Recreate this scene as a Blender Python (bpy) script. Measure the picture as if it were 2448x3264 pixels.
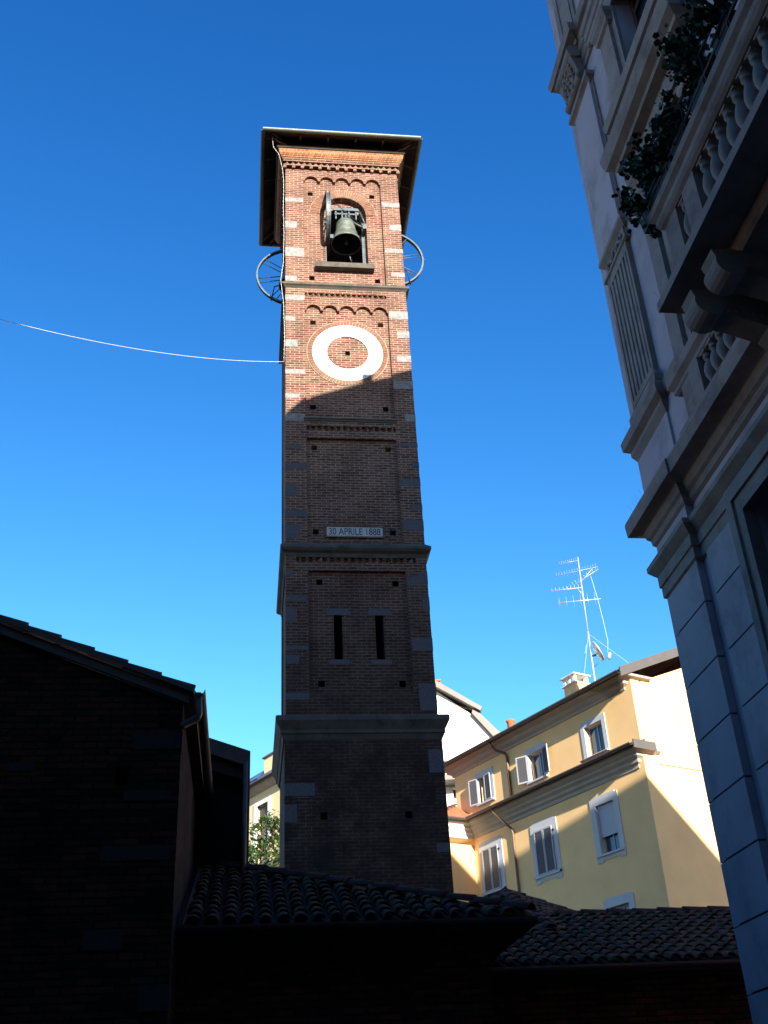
import bpy, math, random
from mathutils import Vector, Matrix
from mathutils.geometry import tessellate_polygon
R = math.radians
random.seed(7)
for o in list(bpy.data.objects): bpy.data.objects.remove(o)
scn = bpy.context.scene
COL = scn.collection

# ------------------------------------------------------------------ camera
F_PX, ROLLX, ROLLY = 3450.0, -315.0, 5762.0
zc = Vector((ROLLX, ROLLY, F_PX)).normalized()          # world up in (right, up, forward) camera axes
fw = Vector((0, 0, 1)); yc = (fw - zc * zc.dot(fw)).normalized(); xc = yc.cross(zc)
if xc.x < 0: xc = -xc
cd = bpy.data.cameras.new('camera'); cam = bpy.data.objects.new('camera', cd); COL.objects.link(cam)
right = Vector((xc.x, yc.x, zc.x)); up = Vector((xc.y, yc.y, zc.y)); fwd = Vector((xc.z, yc.z, zc.z))
M = Matrix((right, up, -fwd)).transposed().to_4x4(); M.translation = Vector((0, 0, 1.6))
cam.matrix_world = M
cd.sensor_fit = 'VERTICAL'; cd.sensor_height = 24; cd.sensor_width = 18
cd.lens = 24 * F_PX / 3264; cd.clip_start = 0.05; cd.clip_end = 5000
scn.camera = cam
scn.render.resolution_x = 768; scn.render.resolution_y = 1024

# ------------------------------------------------------------------ light
SUN_AZ, SUN_EL = 160.5, 17.0
w = bpy.data.worlds.new('World'); scn.world = w; w.use_nodes = True
nt = w.node_tree; nt.nodes.clear()
sky = nt.nodes.new('ShaderNodeTexSky'); sky.sky_type = 'NISHITA'; sky.sun_disc = False
sky.sun_elevation = R(SUN_EL); sky.sun_rotation = R(SUN_AZ); sky.altitude = 200
sky.air_density = 1.0; sky.dust_density = 0.3; sky.ozone_density = 2.5
bg = nt.nodes.new('ShaderNodeBackground'); bg.inputs['Strength'].default_value = 0.133
wo = nt.nodes.new('ShaderNodeOutputWorld')
sepn = nt.nodes.new('ShaderNodeSeparateColor'); cmb = nt.nodes.new('ShaderNodeCombineColor'); nt.links.new(sky.outputs[0], sepn.inputs[0])
for ch, (pw, k, mxv) in enumerate(((2.2, 0.225, 7.0), (1.5, 0.49, 5.0), (1.1, 0.85, 5.0))):      # the camera's vivid rendering of the sky's own colours
    p_ = nt.nodes.new('ShaderNodeMath'); p_.operation = 'POWER'; p_.inputs[1].default_value = pw; nt.links.new(sepn.outputs[ch], p_.inputs[0])
    q_ = nt.nodes.new('ShaderNodeMath'); q_.operation = 'MULTIPLY'; q_.inputs[1].default_value = k; nt.links.new(p_.outputs[0], q_.inputs[0])
    r_ = nt.nodes.new('ShaderNodeMath'); r_.operation = 'MINIMUM'; r_.inputs[1].default_value = mxv; nt.links.new(q_.outputs[0], r_.inputs[0]); nt.links.new(r_.outputs[0], cmb.inputs[ch])
nt.links.new(cmb.outputs[0], bg.inputs[0]); nt.links.new(bg.outputs[0], wo.inputs[0])
ld = bpy.data.lights.new('sun', 'SUN'); ld.energy = 5.0; ld.angle = R(0.53); ld.color = (1.0, 0.95, 0.86)
sun = bpy.data.objects.new('sun', ld); COL.objects.link(sun); sun.location = (10, -30, 40)
sd = Vector((math.sin(R(SUN_AZ)) * math.cos(R(SUN_EL)), math.cos(R(SUN_AZ)) * math.cos(R(SUN_EL)), math.sin(R(SUN_EL))))
sun.rotation_euler = sd.to_track_quat('Z', 'Y').to_euler()
vs = scn.view_settings; vs.view_transform = 'Standard'; vs.look = 'None'; vs.gamma = 1; vs.exposure = 1.33
try: vs.use_curve_mapping = False
except Exception: pass

# ------------------------------------------------------------------ materials
MATS = {}
def nm(name):
    m = bpy.data.materials.new(name); m.use_nodes = True; MATS[name] = m
    n = m.node_tree; b = n.nodes['Principled BSDF']; return m, n, b
def ramp(n, fac, stops):
    r = n.nodes.new('ShaderNodeValToRGB'); e = r.color_ramp.elements
    while len(e) < len(stops): e.new(0.5)
    for i, (p, c) in enumerate(stops): e[i].position = p; e[i].color = (*c, 1)
    n.links.new(fac, r.inputs[0]); return r.outputs[0]
def noise(n, vec, scale, detail=5, rough=0.6):
    t = n.nodes.new('ShaderNodeTexNoise'); t.inputs['Scale'].default_value = scale
    t.inputs['Detail'].default_value = detail; t.inputs['Roughness'].default_value = rough
    n.links.new(vec, t.inputs['Vector']); return t.outputs['Fac']
def mixc(n, mode, f, a, b):
    m = n.nodes.new('ShaderNodeMix'); m.data_type = 'RGBA'; m.blend_type = mode
    for s, v in ((m.inputs[0], f), (m.inputs[6], a), (m.inputs[7], b)):
        if isinstance(v, (int, float)): s.default_value = v
        elif isinstance(v, tuple): s.default_value = (*v, 1)
        else: n.links.new(v, s)
    return m.outputs[2]
def bump(n, b, h, strength, dist):
    k = n.nodes.new('ShaderNodeBump'); k.inputs['Strength'].default_value = strength; k.inputs['Distance'].default_value = dist
    n.links.new(h, k.inputs['Height']); n.links.new(k.outputs[0], b.inputs['Normal'])
def objco(n):
    return n.nodes.new('ShaderNodeTexCoord').outputs['Object']
def plain(name, col, rough=0.8, var=0.25, scale=3.0, metal=0.0, bmp=0.3, bscale=40, stain=None):
    m, n, b = nm(name); co = objco(n)
    a = tuple(c * (1 - var) for c in col); c2 = tuple(min(1, c * (1 + var * 0.6)) for c in col)
    out = ramp(n, noise(n, co, scale), [(0.3, a), (0.7, c2)])
    if stain:
        f = noise(n, co, stain[1], 6, 0.7)
        g = ramp(n, f, [(0.48, (0, 0, 0)), (0.66, (1, 1, 1))])
        out = mixc(n, 'MIX', g, out, stain[0])
    n.links.new(out, b.inputs['Base Color'])
    b.inputs['Roughness'].default_value = rough; b.inputs['Metallic'].default_value = metal
    if rough > 0.7: b.inputs['Specular IOR Level'].default_value = 0.2
    if bmp: bump(n, b, noise(n, co, bscale, 4), bmp, 0.02)
    return m
def brick(name, c1, c2, mortar, bw, rh, ms, stain, stain_amt=0.7, grime_shade=None):
    m, n, b = nm(name); co = objco(n)
    sp = n.nodes.new('ShaderNodeSeparateXYZ'); n.links.new(co, sp.inputs[0])
    ad = n.nodes.new('ShaderNodeMath'); ad.operation = 'ADD'; n.links.new(sp.outputs[0], ad.inputs[0]); n.links.new(sp.outputs[1], ad.inputs[1])
    # irregular courses
    wn = n.nodes.new('ShaderNodeTexNoise'); wn.inputs['Scale'].default_value = 2.2; wn.inputs['Detail'].default_value = 3; n.links.new(co, wn.inputs['Vector'])
    ws = n.nodes.new('ShaderNodeMath'); ws.operation = 'MULTIPLY_ADD'; ws.inputs[1].default_value = rh * 0.5; ws.inputs[2].default_value = 0
    n.links.new(wn.outputs['Fac'], ws.inputs[0])
    az = n.nodes.new('ShaderNodeMath'); az.operation = 'ADD'; n.links.new(sp.outputs[2], az.inputs[0]); n.links.new(ws.outputs[0], az.inputs[1])
    cb = n.nodes.new('ShaderNodeCombineXYZ'); n.links.new(ad.outputs[0], cb.inputs[0]); n.links.new(az.outputs[0], cb.inputs[1])
    t = n.nodes.new('ShaderNodeTexBrick'); n.links.new(cb.outputs[0], t.inputs['Vector'])
    t.inputs['Scale'].default_value = 1; t.inputs['Brick Width'].default_value = bw; t.inputs['Row Height'].default_value = rh
    t.inputs['Mortar Size'].default_value = ms; t.inputs['Mortar Smooth'].default_value = 0.3; t.inputs['Bias'].default_value = 0.0
    t.inputs['Color1'].default_value = (*c1, 1); t.inputs['Color2'].default_value = (*c2, 1); t.inputs['Mortar'].default_value = (*mortar, 1)
    f = noise(n, co, 0.9, 8, 0.7)
    g = ramp(n, f, [(0.42, (1, 1, 1)), (0.7, stain)])
    out = mixc(n, 'MULTIPLY', stain_amt, t.outputs['Color'], g)
    f2 = noise(n, co, 14, 4, 0.8)
    out = mixc(n, 'MULTIPLY', 0.8, out, ramp(n, f2, [(0.3, (0.6, 0.57, 0.55)), (0.65, (1.15, 1.1, 1.05))]))
    if grime_shade:        # patchy moss on the lower masonry, plus shade painted into the brick colour
        zr = n.nodes.new('ShaderNodeMapRange'); zr.inputs[1].default_value = grime_shade[1]; zr.inputs[2].default_value = grime_shade[2]
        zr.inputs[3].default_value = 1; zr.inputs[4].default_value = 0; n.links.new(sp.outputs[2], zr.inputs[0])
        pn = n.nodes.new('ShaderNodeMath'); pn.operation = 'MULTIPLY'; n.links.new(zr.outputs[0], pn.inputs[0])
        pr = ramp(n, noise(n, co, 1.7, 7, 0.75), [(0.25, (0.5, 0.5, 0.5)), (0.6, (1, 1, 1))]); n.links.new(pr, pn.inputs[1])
        out = mixc(n, 'MIX', pn.outputs[0], out, grime_shade[0])
    n.links.new(out, b.inputs['Base Color']); b.inputs['Roughness'].default_value = 0.92; b.inputs['Specular IOR Level'].default_value = 0.15
    inv = n.nodes.new('ShaderNodeMath'); inv.operation = 'SUBTRACT'; inv.inputs[0].default_value = 1; n.links.new(t.outputs['Fac'], inv.inputs[1])
    mm = n.nodes.new('ShaderNodeMath'); mm.operation = 'MULTIPLY_ADD'; n.links.new(f2, mm.inputs[0]); mm.inputs[1].default_value = 0.5; n.links.new(inv.outputs[0], mm.inputs[2])
    bump(n, b, mm.outputs[0], 0.6, 0.012)
    return m
def glass(name, col=(0.02, 0.03, 0.04), rough=0.05):
    m, n, b = nm(name); b.inputs['Base Color'].default_value = (*col, 1); b.inputs['Roughness'].default_value = rough
    b.inputs['Specular IOR Level'].default_value = 0.9
    bump(n, b, noise(n, objco(n), 1.3, 2), 0.15, 0.02)
    return m
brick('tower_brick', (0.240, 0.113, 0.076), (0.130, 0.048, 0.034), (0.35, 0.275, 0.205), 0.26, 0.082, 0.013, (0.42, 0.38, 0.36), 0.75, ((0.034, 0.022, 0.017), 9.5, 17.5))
brick('orange_brick', (0.38, 0.18, 0.08), (0.28, 0.10, 0.045), (0.34, 0.27, 0.20), 0.13, 0.30, 0.012, (0.6, 0.55, 0.5), 0.5)
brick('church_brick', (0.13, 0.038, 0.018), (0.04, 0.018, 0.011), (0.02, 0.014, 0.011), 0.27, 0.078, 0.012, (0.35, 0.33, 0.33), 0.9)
plain('ledge_stone', (0.12, 0.105, 0.085), 0.9, 0.4, 4, bscale=20, stain=((0.05, 0.045, 0.035), 2.0))
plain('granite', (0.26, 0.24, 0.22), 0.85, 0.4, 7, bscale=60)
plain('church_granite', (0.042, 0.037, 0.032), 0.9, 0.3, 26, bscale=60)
plain('shaded_granite', (0.115, 0.105, 0.11), 0.85, 0.3, 26, bscale=60)  # darker granite copy for lower tower stones: dirt and shade put into the colour
plain('white_stone', (0.80, 0.77, 0.68), 0.7, 0.06, 3, bscale=60, stain=((0.66, 0.60, 0.5), 1.2))
plain('brick_arch', (0.22, 0.11, 0.068), 0.9, 0.35, 9, bscale=40)
plain('mortar', (0.37, 0.30, 0.21), 0.9, 0.2, 9)
plain('soffit_wood', (0.055, 0.03, 0.022), 0.8, 0.4, 6)
plain('gutter_metal', (0.12, 0.14, 0.11), 0.45, 0.2, 6, metal=0.4)
plain('brown_metal', (0.10, 0.065, 0.05), 0.5, 0.2, 6, metal=0.3)
plain('roof_tile', (0.20, 0.11, 0.07), 0.85, 0.6, 4.5, bscale=30, stain=((0.06, 0.065, 0.045), 3.6))
plain('ridge_tile', (0.12, 0.05, 0.038), 0.85, 0.4, 3, bscale=30)
plain('red_tile', (0.45, 0.15, 0.07), 0.85, 0.3, 5, bscale=30)
plain('bell_bronze', (0.20, 0.225, 0.175), 0.5, 0.35, 4, metal=0.45, stain=((0.10, 0.12, 0.09), 5))
plain('bell_inside', (0.018, 0.017, 0.016), 0.9, 0.2, 4)
plain('bell_iron', (0.09, 0.11, 0.115), 0.5, 0.3, 6, metal=0.5)
plain('dark_iron', (0.02, 0.022, 0.025), 0.6, 0.2, 6, metal=0.3)
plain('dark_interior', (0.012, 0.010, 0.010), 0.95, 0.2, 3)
plain('letter_black', (0.015, 0.015, 0.018), 0.6, 0.1, 3, bmp=0)
plain('plaque_marble', (0.50, 0.49, 0.45), 0.6, 0.15, 5)
plain('yellow_plaster', (0.92, 0.585, 0.262), 0.9, 0.08, 0.8, bmp=0.15, bscale=90)
plain('pale_plaster', (0.86, 0.66, 0.36), 0.9, 0.06, 0.8, bmp=0.15, bscale=90)
plain('white_plaster', (0.82, 0.80, 0.72), 0.9, 0.05, 0.8, bmp=0.15, bscale=90)
plain('grey_trim', (0.52, 0.52, 0.52), 0.8, 0.06, 2, bmp=0.1)
plain('cornice_paint', (0.42, 0.37, 0.30), 0.8, 0.1, 2, bmp=0.1)
plain('fascia_metal', (0.13, 0.11, 0.095), 0.5, 0.12, 2, metal=0.3, bmp=0.1)
plain('copper_pipe', (0.17, 0.10, 0.07), 0.5, 0.2, 3, metal=0.3)
plain('shutter_grey', (0.10, 0.095, 0.10), 0.6, 0.08, 4, bmp=0.1)
plain('shutter_edge', (0.36, 0.36, 0.37), 0.6, 0.06, 4, bmp=0.1)
plain('blind_pvc', (0.45, 0.47, 0.50), 0.6, 0.05, 2, bmp=0.1)
plain('antenna_metal', (0.6, 0.6, 0.62), 0.35, 0.08, 3, metal=0.35, bmp=0)
plain('cable_white', (0.75, 0.75, 0.68), 0.6, 0.05, 3, bmp=0)
plain('palazzo_plaster', (0.54, 0.44, 0.45), 0.9, 0.12, 0.7, bmp=0.2, bscale=70, stain=((0.36, 0.28, 0.28), 0.9))
plain('palazzo_trim', (0.35, 0.27, 0.225), 0.85, 0.18, 1.5, bmp=0.25, bscale=60, stain=((0.23, 0.165, 0.14), 2.3))
plain('spike_steel', (0.35, 0.36, 0.38), 0.4, 0.1, 3, metal=0.8, bmp=0)
plain('red_wood', (0.12, 0.035, 0.02), 0.6, 0.2, 6)
plain('street_stone', (0.09, 0.085, 0.08), 0.9, 0.3, 2, bscale=8)
plain('behind_plaster', (0.16, 0.13, 0.10), 0.9, 0.2, 1)
plain('bark', (0.10, 0.075, 0.05), 0.95, 0.3, 8)
m_, n_, b_ = nm('leaf_green')
oi = n_.nodes.new('ShaderNodeTexNoise'); oi.inputs['Scale'].default_value = 2.5; n_.links.new(objco(n_), oi.inputs['Vector'])
n_.links.new(ramp(n_, oi.outputs['Fac'], [(0.3, (0.012, 0.035, 0.006)), (0.55, (0.035, 0.075, 0.010)), (0.75, (0.13, 0.12, 0.02))]), b_.inputs['Base Color'])
b_.inputs['Roughness'].default_value = 0.35
m_, n_, b_ = nm('vine_leaf')
oi = n_.nodes.new('ShaderNodeTexNoise'); oi.inputs['Scale'].default_value = 6; n_.links.new(objco(n_), oi.inputs['Vector'])
n_.links.new(ramp(n_, oi.outputs['Fac'], [(0.35, (0.012, 0.035, 0.012)), (0.7, (0.035, 0.085, 0.02))]), b_.inputs['Base Color'])
b_.inputs['Roughness'].default_value = 0.6
glass('window_glass'); glass('blue_glass', (0.03, 0.05, 0.08), 0.03)

# ------------------------------------------------------------------ mesh helpers
class MB:
    def __init__(s): s.v = []; s.f = []; s.sm = []
    def add(s, vs, fs, smooth=False):
        o = len(s.v); s.v += [tuple(v) for v in vs]; s.f += [tuple(i + o for i in f) for f in fs]; s.sm += [smooth] * len(fs); return s
    def box(s, x0, x1, y0, y1, z0, z1):
        v = [(x, y, z) for z in (z0, z1) for y in (y0, y1) for x in (x0, x1)]
        return s.add(v, [(0, 2, 3, 1), (4, 5, 7, 6), (0, 1, 5, 4), (2, 6, 7, 3), (0, 4, 6, 2), (1, 3, 7, 5)])
    def obox(s, mtx, sx, sy, sz):
        v = [mtx @ Vector((x * sx / 2, y * sy / 2, z * sz / 2)) for z in (-1, 1) for y in (-1, 1) for x in (-1, 1)]
        return s.add(v, [(0, 2, 3, 1), (4, 5, 7, 6), (0, 1, 5, 4), (2, 6, 7, 3), (0, 4, 6, 2), (1, 3, 7, 5)])
    def prism(s, outer, d0, d1, holes=(), axis='y'):
        loops = [outer] + list(holes); pts = [p for l in loops for p in l]
        tri = tessellate_polygon([[Vector((p[0], p[1], 0)) for p in l] for l in loops])
        def P(p, d):
            return (p[0], d, p[1]) if axis == 'y' else ((d, p[0], p[1]) if axis == 'x' else (p[0], p[1], d))
        n = len(pts); v = [P(p, d0) for p in pts] + [P(p, d1) for p in pts]
        f = [tuple(t) for t in tri] + [tuple(i + n for i in reversed(t)) for t in tri]
        o = 0
        for l in loops:
            k = len(l)
            for i in range(k): a, b = o + i, o + (i + 1) % k; f.append((a, b, b + n, a + n))
            o += k
        return s.add(v, f)
    def band(s, x0, x1, y0, y1, prof):
        v = []; f = []
        for p, z in prof: v += [(x0 - p, y0 - p, z), (x1 + p, y0 - p, z), (x1 + p, y1 + p, z), (x0 - p, y1 + p, z)]
        for i in range(len(prof) - 1):
            for k in range(4):
                a, b = i * 4 + k, i * 4 + (k + 1) % 4; f.append((a, b, b + 4, a + 4))
        e = (len(prof) - 1) * 4
        f += [(3, 2, 1, 0), (e, e + 1, e + 2, e + 3)]
        return s.add(v, f)
    def tube(s, pts, r, seg=8, cap=True):
        pts = [Vector(p) for p in pts]; rs = r if isinstance(r, (list, tuple)) else [r] * len(pts)
        v = []; f = []; pu = None
        for i, p in enumerate(pts):
            d = (pts[min(i + 1, len(pts) - 1)] - pts[max(i - 1, 0)]).normalized()
            if pu is None: pu = Vector((0, 0, 1)) if abs(d.z) < 0.9 else Vector((1, 0, 0))
            u = d.cross(pu).normalized(); q = u.cross(d); pu = q
            for k in range(seg):
                a = 2 * math.pi * k / seg; v.append(p + (u * math.cos(a) + q * math.sin(a)) * rs[i])
        for i in range(len(pts) - 1):
            for k in range(seg):
                a, b = i * seg + k, i * seg + (k + 1) % seg; f.append((a, b, b + seg, a + seg))
        if cap: f += [tuple(range(seg - 1, -1, -1)), tuple(range((len(pts) - 1) * seg, len(pts) * seg))]
        return s.add(v, f, True)
    def lathe(s, prof, c, seg=20, smooth=True):
        v = []; f = []
        for r, z in prof:
            for k in range(seg): a = 2 * math.pi * k / seg; v.append((c[0] + r * math.cos(a), c[1] + r * math.sin(a), c[2] + z))
        for i in range(len(prof) - 1):
            for k in range(seg):
                a, b = i * seg + k, i * seg + (k + 1) % seg; f.append((a, b, b + seg, a + seg))
        return s.add(v, f, smooth)
    def ring(s, c, r0, r1, d0, d1, axis='y', seg=48):
        v = []; f = []
        for k in range(seg):
            a = 2 * math.pi * k / seg; ca, sa = math.cos(a), math.sin(a)
            for rr, d in ((r0, d0), (r1, d0), (r1, d1), (r0, d1)):
                if axis == 'y': v.append((c[0] + rr * ca, c[1] + d, c[2] + rr * sa))
                else: v.append((c[0] + d, c[1] + rr * ca, c[2] + rr * sa))
        for k in range(seg):
            a = k * 4; b = ((k + 1) % seg) * 4
            for i in range(4): j = (i + 1) % 4; f.append((a + i, a + j, b + j, b + i))
        return s.add(v, f)
    def build(s, name, mat, parent=None, kind=None):
        me = bpy.data.meshes.new(name); me.from_pydata(s.v, [], s.f); me.update()
        import bmesh
        b = bmesh.new(); b.from_mesh(me); bmesh.ops.recalc_face_normals(b, faces=b.faces); b.to_mesh(me); b.free()
        me.polygons.foreach_set('use_smooth', s.sm)
        me.materials.append(MATS[mat]); o = bpy.data.objects.new(name, me); COL.objects.link(o)
        if parent: o.parent = parent
        if kind: o['kind'] = kind
        return o
def islands(mb, name, mat, parent):
    """one object for every separate piece in the builder"""
    n = len(mb.v); par = list(range(n))
    def fd(a):
        while par[a] != a: par[a] = par[par[a]]; a = par[a]
        return a
    for f in mb.f:
        r0 = fd(f[0])
        for i in f[1:]: par[fd(i)] = r0
    gr = {}
    for k, f in enumerate(mb.f): gr.setdefault(fd(f[0]), []).append(k)
    out = []
    for fs in gr.values():
        ids = sorted({i for k in fs for i in mb.f[k]}); mp = {a: b for b, a in enumerate(ids)}; m = MB()
        m.v = [mb.v[i] for i in ids]; m.f = [tuple(mp[i] for i in mb.f[k]) for k in fs]; m.sm = [mb.sm[k] for k in fs]
        out.append(m.build(name, mat, parent))
    return out
def thing(name, label, cat, loc=(0, 0, 0), az=None, group=None):
    o = bpy.data.objects.new(name, None); COL.objects.link(o); o.location = loc; o.empty_display_size = 0.3
    if az is not None: o.rotation_euler = (0, 0, R(90 - az))      # local +x along compass direction az, +y into the building
    o['label'] = label; o['category'] = cat
    if group: o['group'] = group
    return o
def tag(o, label, cat, group=None):
    o['label'] = label; o['category'] = cat
    if group: o['group'] = group
    return o
def arc(cx, cz, r, a0, a1, n):
    return [(cx + r * math.cos(R(a0 + (a1 - a0) * i / n)), cz + r * math.sin(R(a0 + (a1 - a0) * i / n))) for i in range(n + 1)]
def sq(cx, cz, h=0.08): return [(cx - h, cz - h), (cx + h, cz - h), (cx + h, cz + h), (cx - h, cz + h)]
def rect(x0, x1, z0, z1): return [(x0, z0), (x1, z0), (x1, z1), (x0, z1)]

# ------------------------------------------------------------------ ground
g = MB(); g.add([(-1500, -1500, 0), (1500, -1500, 0), (1500, 1500, 0), (-1500, 1500, 0)], [(0, 1, 2, 3)]); g.build('ground', 'street_stone', kind='structure')

# ------------------------------------------------------------------ bell tower
TL = (-2.5535, 24.093, 0); W = 3.6; D = 3.6
tw = thing('bell_tower', 'tall square red brick bell tower with a round white clock ring and overhanging roof', 'bell tower', TL, 82)
PX0, PX1 = 0.57, 3.03
def arcade(zb, zs):
    """panel outline: bottom zb, five blind arches springing at zs"""
    n = 5; w = (PX1 - PX0) / n; r = w / 2 - 0.035; pts = [(PX0, zb), (PX1, zb)]
    for i in range(n - 1, -1, -1):
        c = PX0 + w * (i + 0.5)
        pts += [(c + w / 2 if i == n - 1 else c + r, zs)] if i == n - 1 else []
        pts += arc(c, zs, r if i not in (0, n - 1) else r, 0, 180, 10)
    pts.append((PX0, zs))
    return pts
fr = MB()
SL = [(24.05, 29.02), (19.0, 24.05), (15.1, 19.0), (10.3, 15.1)]
pan = [arcade(24.2, 28.52), arcade(19.28, 23.1), rect(PX0, PX1, 15.3, 18.54), rect(PX0, 3.05, 11.16, 14.46)]
zz = [None, rect(0.57, 3.0, 23.64, 23.78), None, rect(0.27, 3.33, 14.70, 14.84)]
for i, (z0, z1) in enumerate(SL):
    holes = [pan[i]] + ([zz[i]] if zz[i] else [])
    if i == 2: holes = [pan[2], rect(0.57, 3.03, 18.8, 18.94)]
    fr.prism(rect(0, W, z0, z1), 0, 0.09, holes)
# recessed panel plates with putlog holes, slits and the belfry arch
put = [[(.78, 28.03), (2.75, 28.04), (.79, 24.45), (2.78, 24.43)], [(.8, 22.7), (2.79, 22.7), (.76, 19.65), (2.80, 19.64)],
       [(.77, 18.27), (2.8, 18.27), (.78, 15.64), (2.8, 15.64)], [(.85, 14.17), (2.79, 14.15), (.86, 11.44), (2.82, 11.43)]]
BX, BR_, BZ0, BZS = 1.80, 0.73, 25.0, 27.2
arch = [(BX - BR_, BZ0), (BX + BR_, BZ0)] + arc(BX, BZS, BR_, 0, 180, 20)
for i, (z0, z1) in enumerate(SL):
    holes = [sq(*p) for p in put[i]]
    if i == 0: holes.append(arch)
    if i == 1: holes.append(sq(1.785, 21.6, 0.07))
    if i == 3: holes += [rect(1.19, 1.40, 12.07, 13.25), rect(2.22, 2.43, 12.07, 13.25)]
    fr.prism(rect(0.01, W - 0.01, z0, z1), 0.09, 0.48, holes)
# zigzag (dog-tooth) courses
def teeth(mb, x0, x1, z0, z1, n, y0=0.0, y1=0.12):
    w = (x1 - x0) / n
    for i in range(n):
        a = x0 + i * w
        mb.add([(a, y1, z0), (a + w, y1, z0), (a + w / 2, y0 + 0.004, z0), (a, y1, z1), (a + w, y1, z1), (a + w / 2, y0 + 0.004, z1)],
               [(0, 2, 5, 3), (2, 1, 4, 5), (0, 1, 2), (3, 5, 4)])
teeth(fr, 0.57, 3.0, 23.64, 23.78, 15); teeth(fr, 0.57, 3.03, 18.8, 18.94, 14); teeth(fr, 0.27, 3.33, 14.70, 14.84, 17)
# side and back walls (belfry openings on both sides)
sarch = [(1.05, BZ0), (2.55, BZ0)] + [(y, z) for y, z in arc(1.80, BZS, 0.75, 0, 180, 16)]
for x0, x1 in ((0.03, 0.45), (W - 0.45, W - 0.03)):
    fr.prism(rect(0.48, D, 24.05, 29.02), x0, x1, [sarch], 'x')
    fr.box(x0, x1, 0.48, D, 0, 24.05)
for x0, x1 in ((0, 0.03), (W - 0.03, W)):
    for y0, y1 in ((0.09, 0.57), (3.03, 3.61)): fr.box(x0, x1, y0, y1, 10.3, 29.02)
fr.box(0.45, W - 0.45, D - 0.42, D, 0, 29.02)
fr.prism(rect(-0.03, W + 0.05, 0, 10.3), -0.05, 0.48, [sq(.85, 8.24), sq(2.76, 8.24)]); fr.box(-0.03, 0.03, 0.48, D, 0, 10.3); fr.box(W - 0.03, W + 0.05, 0.48, D, 0, 10.3)
fr.box(0.4, W - 0.4, 0.4, D - 0.4, 24.6, 24.8)
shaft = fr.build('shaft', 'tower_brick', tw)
c = MB()
for z0, z1 in ((24.8, 24.84), (0.2, 0.3)): c.box(0.46, W - 0.46, 0.49, D - 0.43, z0, z1)
c.box(0.46, W - 0.46, 1.2, 1.25, 0.3, 24.5)
c.build('inner_core', 'dark_interior', tw)
# corbel table: dentils, zigzag, stepped cornice
co = MB()
n = 14
for i in range(n):
    a = (W + 0.06) * i / (n - 1) - 0.06
    co.box(a - 0.015, a + 0.085, -0.07, 0.02, 29.02, 29.13)
for k in range(13):
    y = 0.25 + k * 0.27
    for xx in (-0.07, W - 0.02): co.box(xx, xx + 0.09, y, y + 0.1, 29.02, 29.13)
co.band(0, W, 0, D, [(0.07, 29.13), (0.07, 29.18)])
co.band(0, W, 0, D, [(-0.02, 29.18), (-0.02, 29.31)])
teeth(co, -0.05, W + 0.05, 29.18, 29.305, 20, -0.065, 0.03)
co.band(0, W, 0, D, [(0.085, 29.31), (0.085, 29.35), (0.10, 29.36), (0.12, 29.42), (0.12, 29.43)])
co.build('corbel_table', 'tower_brick', tw)
oc = MB()
oc.band(0, W, 0, D, [(0.13, 29.43), (0.15, 29.44), (0.15, 29.49), (0.17, 29.50), (0.19, 29.54), (0.19, 29.55)])
oc.band(0, W, 0, D, [(0.20, 29.55), (0.20, 29.56), (0.235, 29.72), (0.235, 29.73)])
oc.build('cornice', 'orange_brick', tw)
cs = MB(); cs.band(0, W, 0, D, [(0.27, 29.73), (0.29, 29.75), (0.29, 29.80), (0.2, 29.82)]); cs.build('cornice_cap', 'ledge_stone', tw)
# roof
OV = 0.68; ZG = 29.91
rf = MB()
rf.band(0, W, 0, D, [(0.1, 29.82), (0.1, 30.2)])
rf.add([(-OV, -OV, ZG + 0.02), (W + OV, -OV, ZG + 0.02), (W + OV, D + OV, ZG + 0.02), (-OV, D + OV, ZG + 0.02), (W / 2, D / 2, 31.3),
        (-OV, -OV, ZG + 0.07), (W + OV, -OV, ZG + 0.07), (W + OV, D + OV, ZG + 0.07), (-OV, D + OV, ZG + 0.07), (W / 2, D / 2, 31.45)],
       [(0, 1, 6, 5), (1, 2, 7, 6), (2, 3, 8, 7), (3, 0, 5, 8), (0, 4, 1), (1, 4, 2), (2, 4, 3), (3, 4, 0), (5, 6, 9), (6, 7, 9), (7, 8, 9), (8, 5, 9)])
roof = rf.build('roof', 'soffit_wood', tw)
rb = MB()
for i in range(6):          # rafters under the eaves
    a = -OV + 0.25 + i * (W + 2 * OV - 0.5) / 5
    for (p, q) in (((a, -OV + .05, ZG), (a if 0 < a < W else (0.1 if a <= 0 else W - 0.1), 0.05, ZG + 0.26)), ((a, D + OV - .05, ZG), (a if 0 < a < W else (0.1 if a <= 0 else W - 0.1), D, ZG + 0.26)),
                   ((-OV + .05, a, ZG), (0.05, a if 0 < a < W else (0.1 if a <= 0 else W - 0.1), ZG + 0.26)), ((W + OV - .05, a, ZG), (W, a if 0 < a < W else (0.1 if a <= 0 else W - 0.1), ZG + 0.26))):
        rb.tube([p, q], 0.035, 4)
islands(rb, 'rafter', 'brown_metal', roof)
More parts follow.
